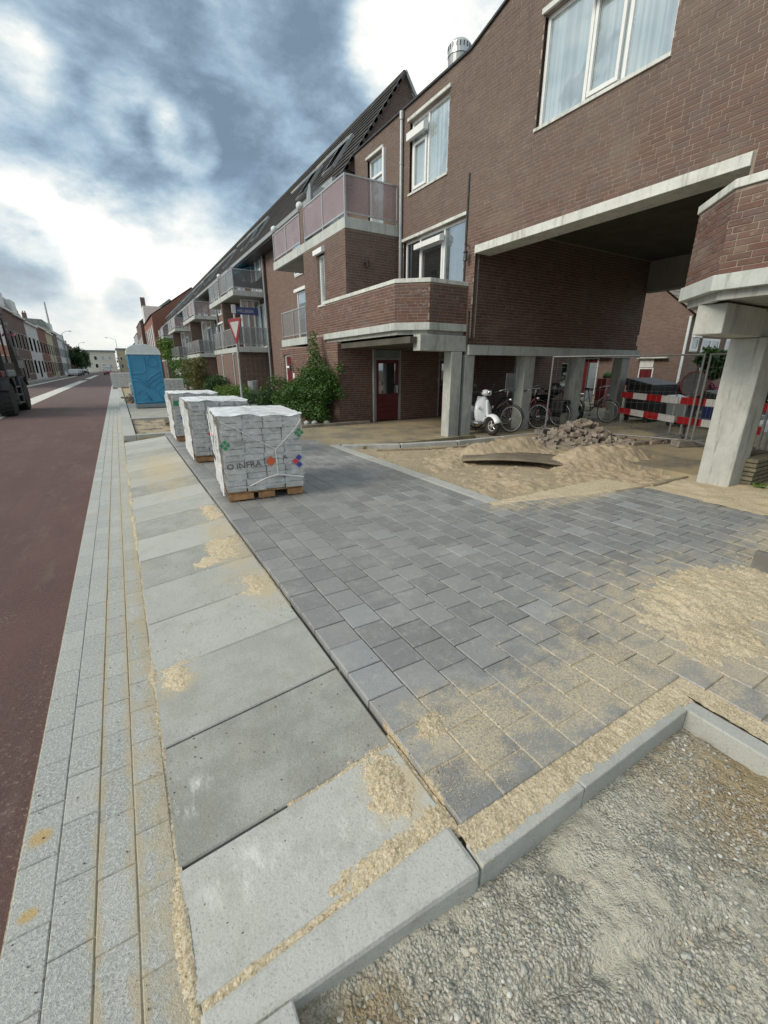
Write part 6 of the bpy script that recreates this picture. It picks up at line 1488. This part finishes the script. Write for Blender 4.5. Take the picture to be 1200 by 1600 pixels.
for i in range(5): window(rt, 'x', 5.6, 74.5 + 3.5 * i, 76.1 + 3.5 * i, .6, 3.2, inset=-.06, fw=.12, pane='glass_dark', frame='white_paint')
for i, (lab, y, w, h, m_, g_) in enumerate((('old brown gabled house past the orange-red building', 94, 16, 9.5, 'far_brick', 13.5), ('grey stepped house farther down the right side', 112, 18, 8.6, 'stucco_grey', 11.5), ('dark house last on the right side', 132, 30, 7.5, 'far_brick', 9.8))):
    t = thing('corner_house', lab, 'building', (5.2, y, 0)); obj('walls', MB().box(5.2, 16, y, y + w, 0, h), m_, t)
    obj('roof', MB().add([(5.1, y - .1, h), (10.5, y - .1, g_), (16, y - .1, h), (5.1, y + w, h), (10.5, y + w, g_), (16, y + w, h)], [(0,1,2),(5,4,3),(0,3,4,1),(1,4,5,2)]), 'roof_grey', t)
    for k in range(3): window(t, 'x', 5.2, y + 2 + w * k / 3.2, y + 4 + w * k / 3.2, 4.4, 7.0, inset=-.06, fw=.14, pane='glass_dark', frame='white_paint')
# end of the street
for i, (lab, x0, x1, y, h, m_) in enumerate((('cream building closing the view at the street end', -12, 1, 262, 9, 'stucco_cream'), ('yellowish block at the street end right of the cream one', 2, 22, 275, 10.5, 'stucco_yellow'), ('grey long building at the far street end', -40, -14, 280, 8, 'stucco_grey'))):
    t = thing('end_building', lab, 'building', (x0, y, 0)); obj('walls', MB().box(x0, x1, y, y + 12, 0, h), m_, t); obj('roof', MB().box(x0 - .4, x1 + .4, y - .4, y + 12.4, h, h + .8), 'roof_red' if i == 2 else 'roof_grey', t)
    for k in range(int((x1 - x0) / 3)):
        for fl in range(2): window(t, 'y', y, x0 + .8 + 3 * k, x0 + 2.3 + 3 * k, 1.5 + 3.6 * fl, 3.6 + 3.6 * fl, inset=-.08, fw=.2, pane='glass_dark', frame='white_paint', sill=False)
tag(obj('treeline', (lambda m: (leaf_mass(m, rclumps(random.Random(3), -160, 160, 320, 360, 3, 9, 60, 9), 6000, 1.6, random.Random(4)), m)[1])(MB()), 'leaf_dark'), 'dark distant trees along the horizon at the street end', 'trees', kind='stuff')
for i, (x, y, h, lab) in enumerate(((-9.4, 152, 6.5, 'dark green street tree nearest on the left pavement'), (-9.6, 163, 6, 'green street tree behind the nearest one'), (-9.5, 180, 6.5, 'street tree farther down the left pavement'), (-9.6, 205, 7, 'last street tree on the left pavement'))):
    t = thing('street_tree', lab, 'tree', (x, y, 0), 'street trees on the left pavement'); m = MB(); leaf_mass(m, rclumps(random.Random(i), x - 1.6, x + 1.6, y - 2, y + 2, h * .4, h, 14, 1.2), 1500, .3, random.Random(i)); obj('crown', m, 'leaf_dark', t); obj('trunk', MB().tube([(x, y, 0), (x, y, h * .6)], [.2, .12], 8), 'bark', t)
# lamp posts and poles
def lamp_post(label, x, y, h, arm):
    t = thing('street_lamp', label, 'street lamp', (x, y, 0), 'street lamps'); obj('pole', MB().tube([(x, y, -.05), (x, y, h * .5), (x, y, h)], [.11, .08, .05], 8), 'zinc', t)
    obj('arm', MB().tube([(x, y, h), (x + arm * .5, y, h + .5), (x + arm, y, h + .6)], .04, 6), 'zinc', t); obj('lamp_head', MB().ball((x + arm, y, h + .55), .35, .15, .08), 'grey_plastic', t)
lamp_post('grey street lamp on the right arching over the road end', 1.4, 150, 9, -2.2); lamp_post('tall street lamp on the left pavement by the trees', -8.6, 120, 8.5, 1.5); lamp_post('farther street lamp on the left pavement', -8.6, 170, 8.5, 1.5)
for i, (x, y, h, lab) in enumerate(((-8.7, 62, 4.4, 'short grey post on the left pavement before the cream house'), (-8.7, 96, 4.2, 'thin grey post on the left pavement before the orange house'))):
    t = thing('traffic_post', lab, 'post', (x, y, 0)); obj('pole', MB().tube([(x, y, -.05), (x, y, h)], .06, 8), 'zinc', t); obj('plate', MB().box(x - .02, x + .02, y - .25, y + .25, h - .5, h), 'grey_plastic', t)
mast = thing('mast', 'thin lattice mast far behind the left roofs', 'mast', (-26, 300, 0)); obj('pole', MB().tube([(-26, 300, 0), (-26, 300, 34)], [.6, .35], 4), 'zinc', mast)
# cars
def car(label, x, y, rz, col, van=False):
    t = thing('parked_car' if not van else 'van', label, 'car' if not van else 'van', (x, y, ZR), 'vehicles far down the street', rz)
    if van: prof = [(-2.4, .35), (-2.4, 1.0), (-2.0, 1.25), (-1.6, 2.1), (2.4, 2.15), (2.45, .35)]
    else: prof = [(-2.1, .3), (-2.15, .75), (-1.2, .9), (-.6, 1.42), (.9, 1.46), (1.7, 1.0), (2.1, .95), (2.1, .3)]
    n = len(prof); w = .85
    obj('body', MB().add([(-w, a, b) for a, b in prof] + [(w, a, b) for a, b in prof], [tuple(range(n)), tuple(range(n, 2 * n))[::-1]] + [(i, n + i, n + (i + 1) % n, (i + 1) % n) for i in range(n)]), col, t, False, bev=.08)
    if van: obj('windscreen', MB().obox((0, -1.83, 1.68), (.72, 0, 0), (0, .16, .36), (0, -.02, .01)), 'glass_dark', t, False)
    else: obj('windscreen', MB().obox((0, -.93, 1.16), (.7, 0, 0), (0, .27, .235), (0, -.02, .02)), 'glass_dark', t, False); obj('side_windows', MB().box(-.87, .87, -.55, .95, .98, 1.36), 'glass_dark', t, False, bev=.05)
    for sx in (-1, 1):
        obj('headlight', MB().box(sx * .5, sx * .8, -2.2 if not van else -2.45, -2.1 if not van else -2.35, .6, .75), 'pale_plastic', t, False)
        for sy in (-1.35, 1.35): obj('wheel', MB().lathe((sx * .82 - .1, sy, .32), [(.32, 0), (.32, .2)], 16, axis='x'), 'rubber', t, False)
    return t
car('white car parked nearest on the left far down the street', -7.9, 118, 0, 'car_white'); car('pale grey car parked behind the white one', -7.9, 126, 0, 'zinc'); car('dark car parked behind the two pale ones', -7.9, 136, 0, 'car_dark'); car('black car farther down the left side', -7.9, 160, 0, 'car_dark')
car('small red car coming up the street between the houses', -1.8, 135, 0, 'car_red'); car('pale van behind the small red car', -1.9, 146, 0, 'car_white', True)
# more site material beyond the toilet
for i, (x, y, w, d, h, lab) in enumerate(((.5, 27.5, .9, 1.0, .75, 'grey wrapped stack left behind the blue toilet'), (-.45, 44, 1.6, 1.4, 1.15, 'wrapped stone stack standing on the gutter down the road'), (2.1, 26, .9, .9, 1.0, 'wrapped stack right behind the blue toilet'), (.9, 38, 1.0, 1.0, .8, 'low stack of stones near the road behind the toilet'))):
    t = thing('stone_pallet', lab, 'pallet', (x, y, -.05), 'stone stacks farther up the site'); nl = int(h / .12)
    for l in range(nl):
        for k in range(4): obj('block', MB().box(x + w * k / 4 + .01, x + w * (k + 1) / 4 - .005, y, y + d, -.02 + h * l / nl, -.02 + h * (l + 1) / nl - .012), 'block', t)
    obj('wrap', MB().box(x - .02, x + w + .02, y - .02, y + d + .02, 0, h + .02), 'wrap_film', t); obj('pallet_board', MB().box(x, x + w, y, y + d, -.1, -.03), 'pallet_wood', t)
rs = random.Random(77)
for gi, (gx, gy, n_, lab) in enumerate(((.45, 25.2, 40, 'loose broken bricks piled left of the blue toilet'), (1.25, 14.3, 22, 'dark scrap bricks on the gravel before the blue toilet'))):
    t = thing('brick_scrap', lab, 'rubble', (gx, gy, 0))
    for k in range(n_):
        o = D.objects.new('brick', bvar[k % 6]); o.location = (gx + rs.gauss(0, .16), gy + rs.gauss(0, .3 if gi == 0 else .14), .02 + abs(rs.gauss(0, .12 if gi == 0 else .05))); o.rotation_euler = (rs.gauss(0, .5), rs.gauss(0, .5), rs.uniform(0, 6)); link(o, t)
# people-less work barrier far off
for i, (x, y, lab) in enumerate(((1.2, 60, 'small red and white barrier far up the site'), (1.6, 75, 'second small barrier at the far end of the site'))):
    barrier(lab, (x, y), (x + 1.6, y), 'rwr')

# ------------------------------------------------------------------ wheeled excavator at the left edge
ex = thing('wheeled_excavator', 'dark wheeled excavator with muddy tyres cut off by the left edge', 'excavator', (-5.0, 22.6, ZR))
def big_wheel(x, y, side):
    Rr = .62
    w = obj('wheel', MB().lathe((x - .22, y, ZR + Rr), [(.42, 0), (.54, 0), (.60, .03), (.62, .08), (.62, .36), (.60, .41), (.54, .44), (.42, .44)], 32, axis='x'), 'rubber', ex, smooth=False)
    obj('rim', MB().lathe((x - .16, y, ZR + Rr), [(.36, 0), (.42, .02), (.40, .33), (.34, .36), (.20, .26), (.12, .28)], 24, axis='x'), 'ply', w)
    tr = MB()
    for k in range(22):
        a = 2 * math.pi * k / 22
        for s in (-1, 1): tr.obox((x + s * .11, y + .635 * math.cos(a + s * .07), ZR + Rr + .635 * math.sin(a + s * .07)), (.10, 0, 0), (0, -.035 * math.sin(a), .035 * math.cos(a)), (0, .02 * math.cos(a), .02 * math.sin(a)))
    tag(obj('tread', tr, 'rubber', w), kind='stuff')
    f = MB(); 
    for k in range(12):
        a = R(30 + 115 * k / 11); b = R(30 + 115 * (k + 1) / 11); m = (a + b) / 2
        f.obox((x, y + .74 * math.cos(m), ZR + Rr + .74 * math.sin(m)), (.27, 0, 0), (0, -.74 * (b - a) / 2 * math.sin(m), .74 * (b - a) / 2 * math.cos(m)), (0, .012 * math.cos(m), .012 * math.sin(m)))
    f.box(x - .3, x + .27, y - .1, y + .1, ZR + Rr + .74, ZR + Rr + .76)
    obj('fender', f, 'black', ex)
for x in (-3.62, -6.2):
    for y in (21.0, 23.9): big_wheel(x, y, 1)
obj('chassis', MB().box(-6.0, -3.85, 20.6, 24.4, .30, .85).box(-6.3, -3.5, 22.2, 22.7, .35, .6), 'dark_metal', ex, bev=.03)
st = MB()
for z in (.25, .55, .85): st.box(-3.75, -3.4, 21.9, 23.0, z - .02, z + .02)
st.box(-3.42, -3.38, 21.9, 21.94, .2, 1.2).box(-3.42, -3.38, 22.96, 23.0, .2, 1.2); obj('step', st, 'steel', ex)
obj('deck', MB().box(-6.3, -3.6, 20.2, 24.6, .98, 1.22), 'black', ex, bev=.03)
obj('tank', MB().box(-4.2, -3.5, 21.9, 23.3, 1.22, 1.48), 'grey_plastic', ex, bev=.05); obj('red_tank', MB().box(-4.0, -3.55, 20.9, 21.6, 1.22, 1.45), 'red_door', ex, bev=.04)
cb = obj('cab', MB().box(-5.0, -3.55, 21.7, 21.78, 1.22, 3.55).box(-5.0, -3.55, 23.7, 23.78, 1.22, 3.55).box(-3.63, -3.55, 21.78, 23.7, 1.22, 1.75).box(-3.63, -3.55, 22.65, 22.73, 1.75, 3.5).box(-3.63, -3.55, 21.78, 23.7, 3.4, 3.55).box(-5.1, -3.5, 21.6, 23.9, 3.55, 3.8), 'black', ex, bev=.02)
obj('pane', MB().box(-3.6, -3.58, 21.78, 22.65, 1.75, 3.4), 'glass_dark', cb); obj('pane', MB().box(-3.6, -3.58, 22.73, 23.7, 1.75, 3.4), 'glass_dark', cb); obj('seat', MB().box(-4.6, -4.0, 22.3, 22.9, 1.3, 2.4), 'rubber', cb, bev=.05)
obj('counterweight', MB().box(-6.2, -3.9, 19.6, 20.85, 1.25, 2.4), 'black', ex, bev=.08)
obj('boom', MB().obox((-3.75, 24.9, 2.45), (.12, 0, 0), (0, 1.1, -1.25), (0, .12, .2)), 'dark_metal', ex, bev=.03)
mi = obj('mirror', MB().tube([(-3.55, 23.8, 2.0), (-3.35, 23.95, 2.0), (-3.35, 23.95, 1.8)], .015, 6), 'dark_metal', ex); obj('mirror_face', MB().box(-3.44, -3.26, 23.93, 23.97, 1.55, 1.85), 'white_film', mi)
obj('work_lamp', MB().box(-3.58, -3.45, 23.8, 23.9, 3.2, 3.3), 'white_film', ex)
obj('ribbon', MB().tube([(-3.5, 23.9, 2.85), (-3.4, 24.3, 2.8), (-3.4, 24.9, 2.95)], .03, 6), 'petal_pink', ex)
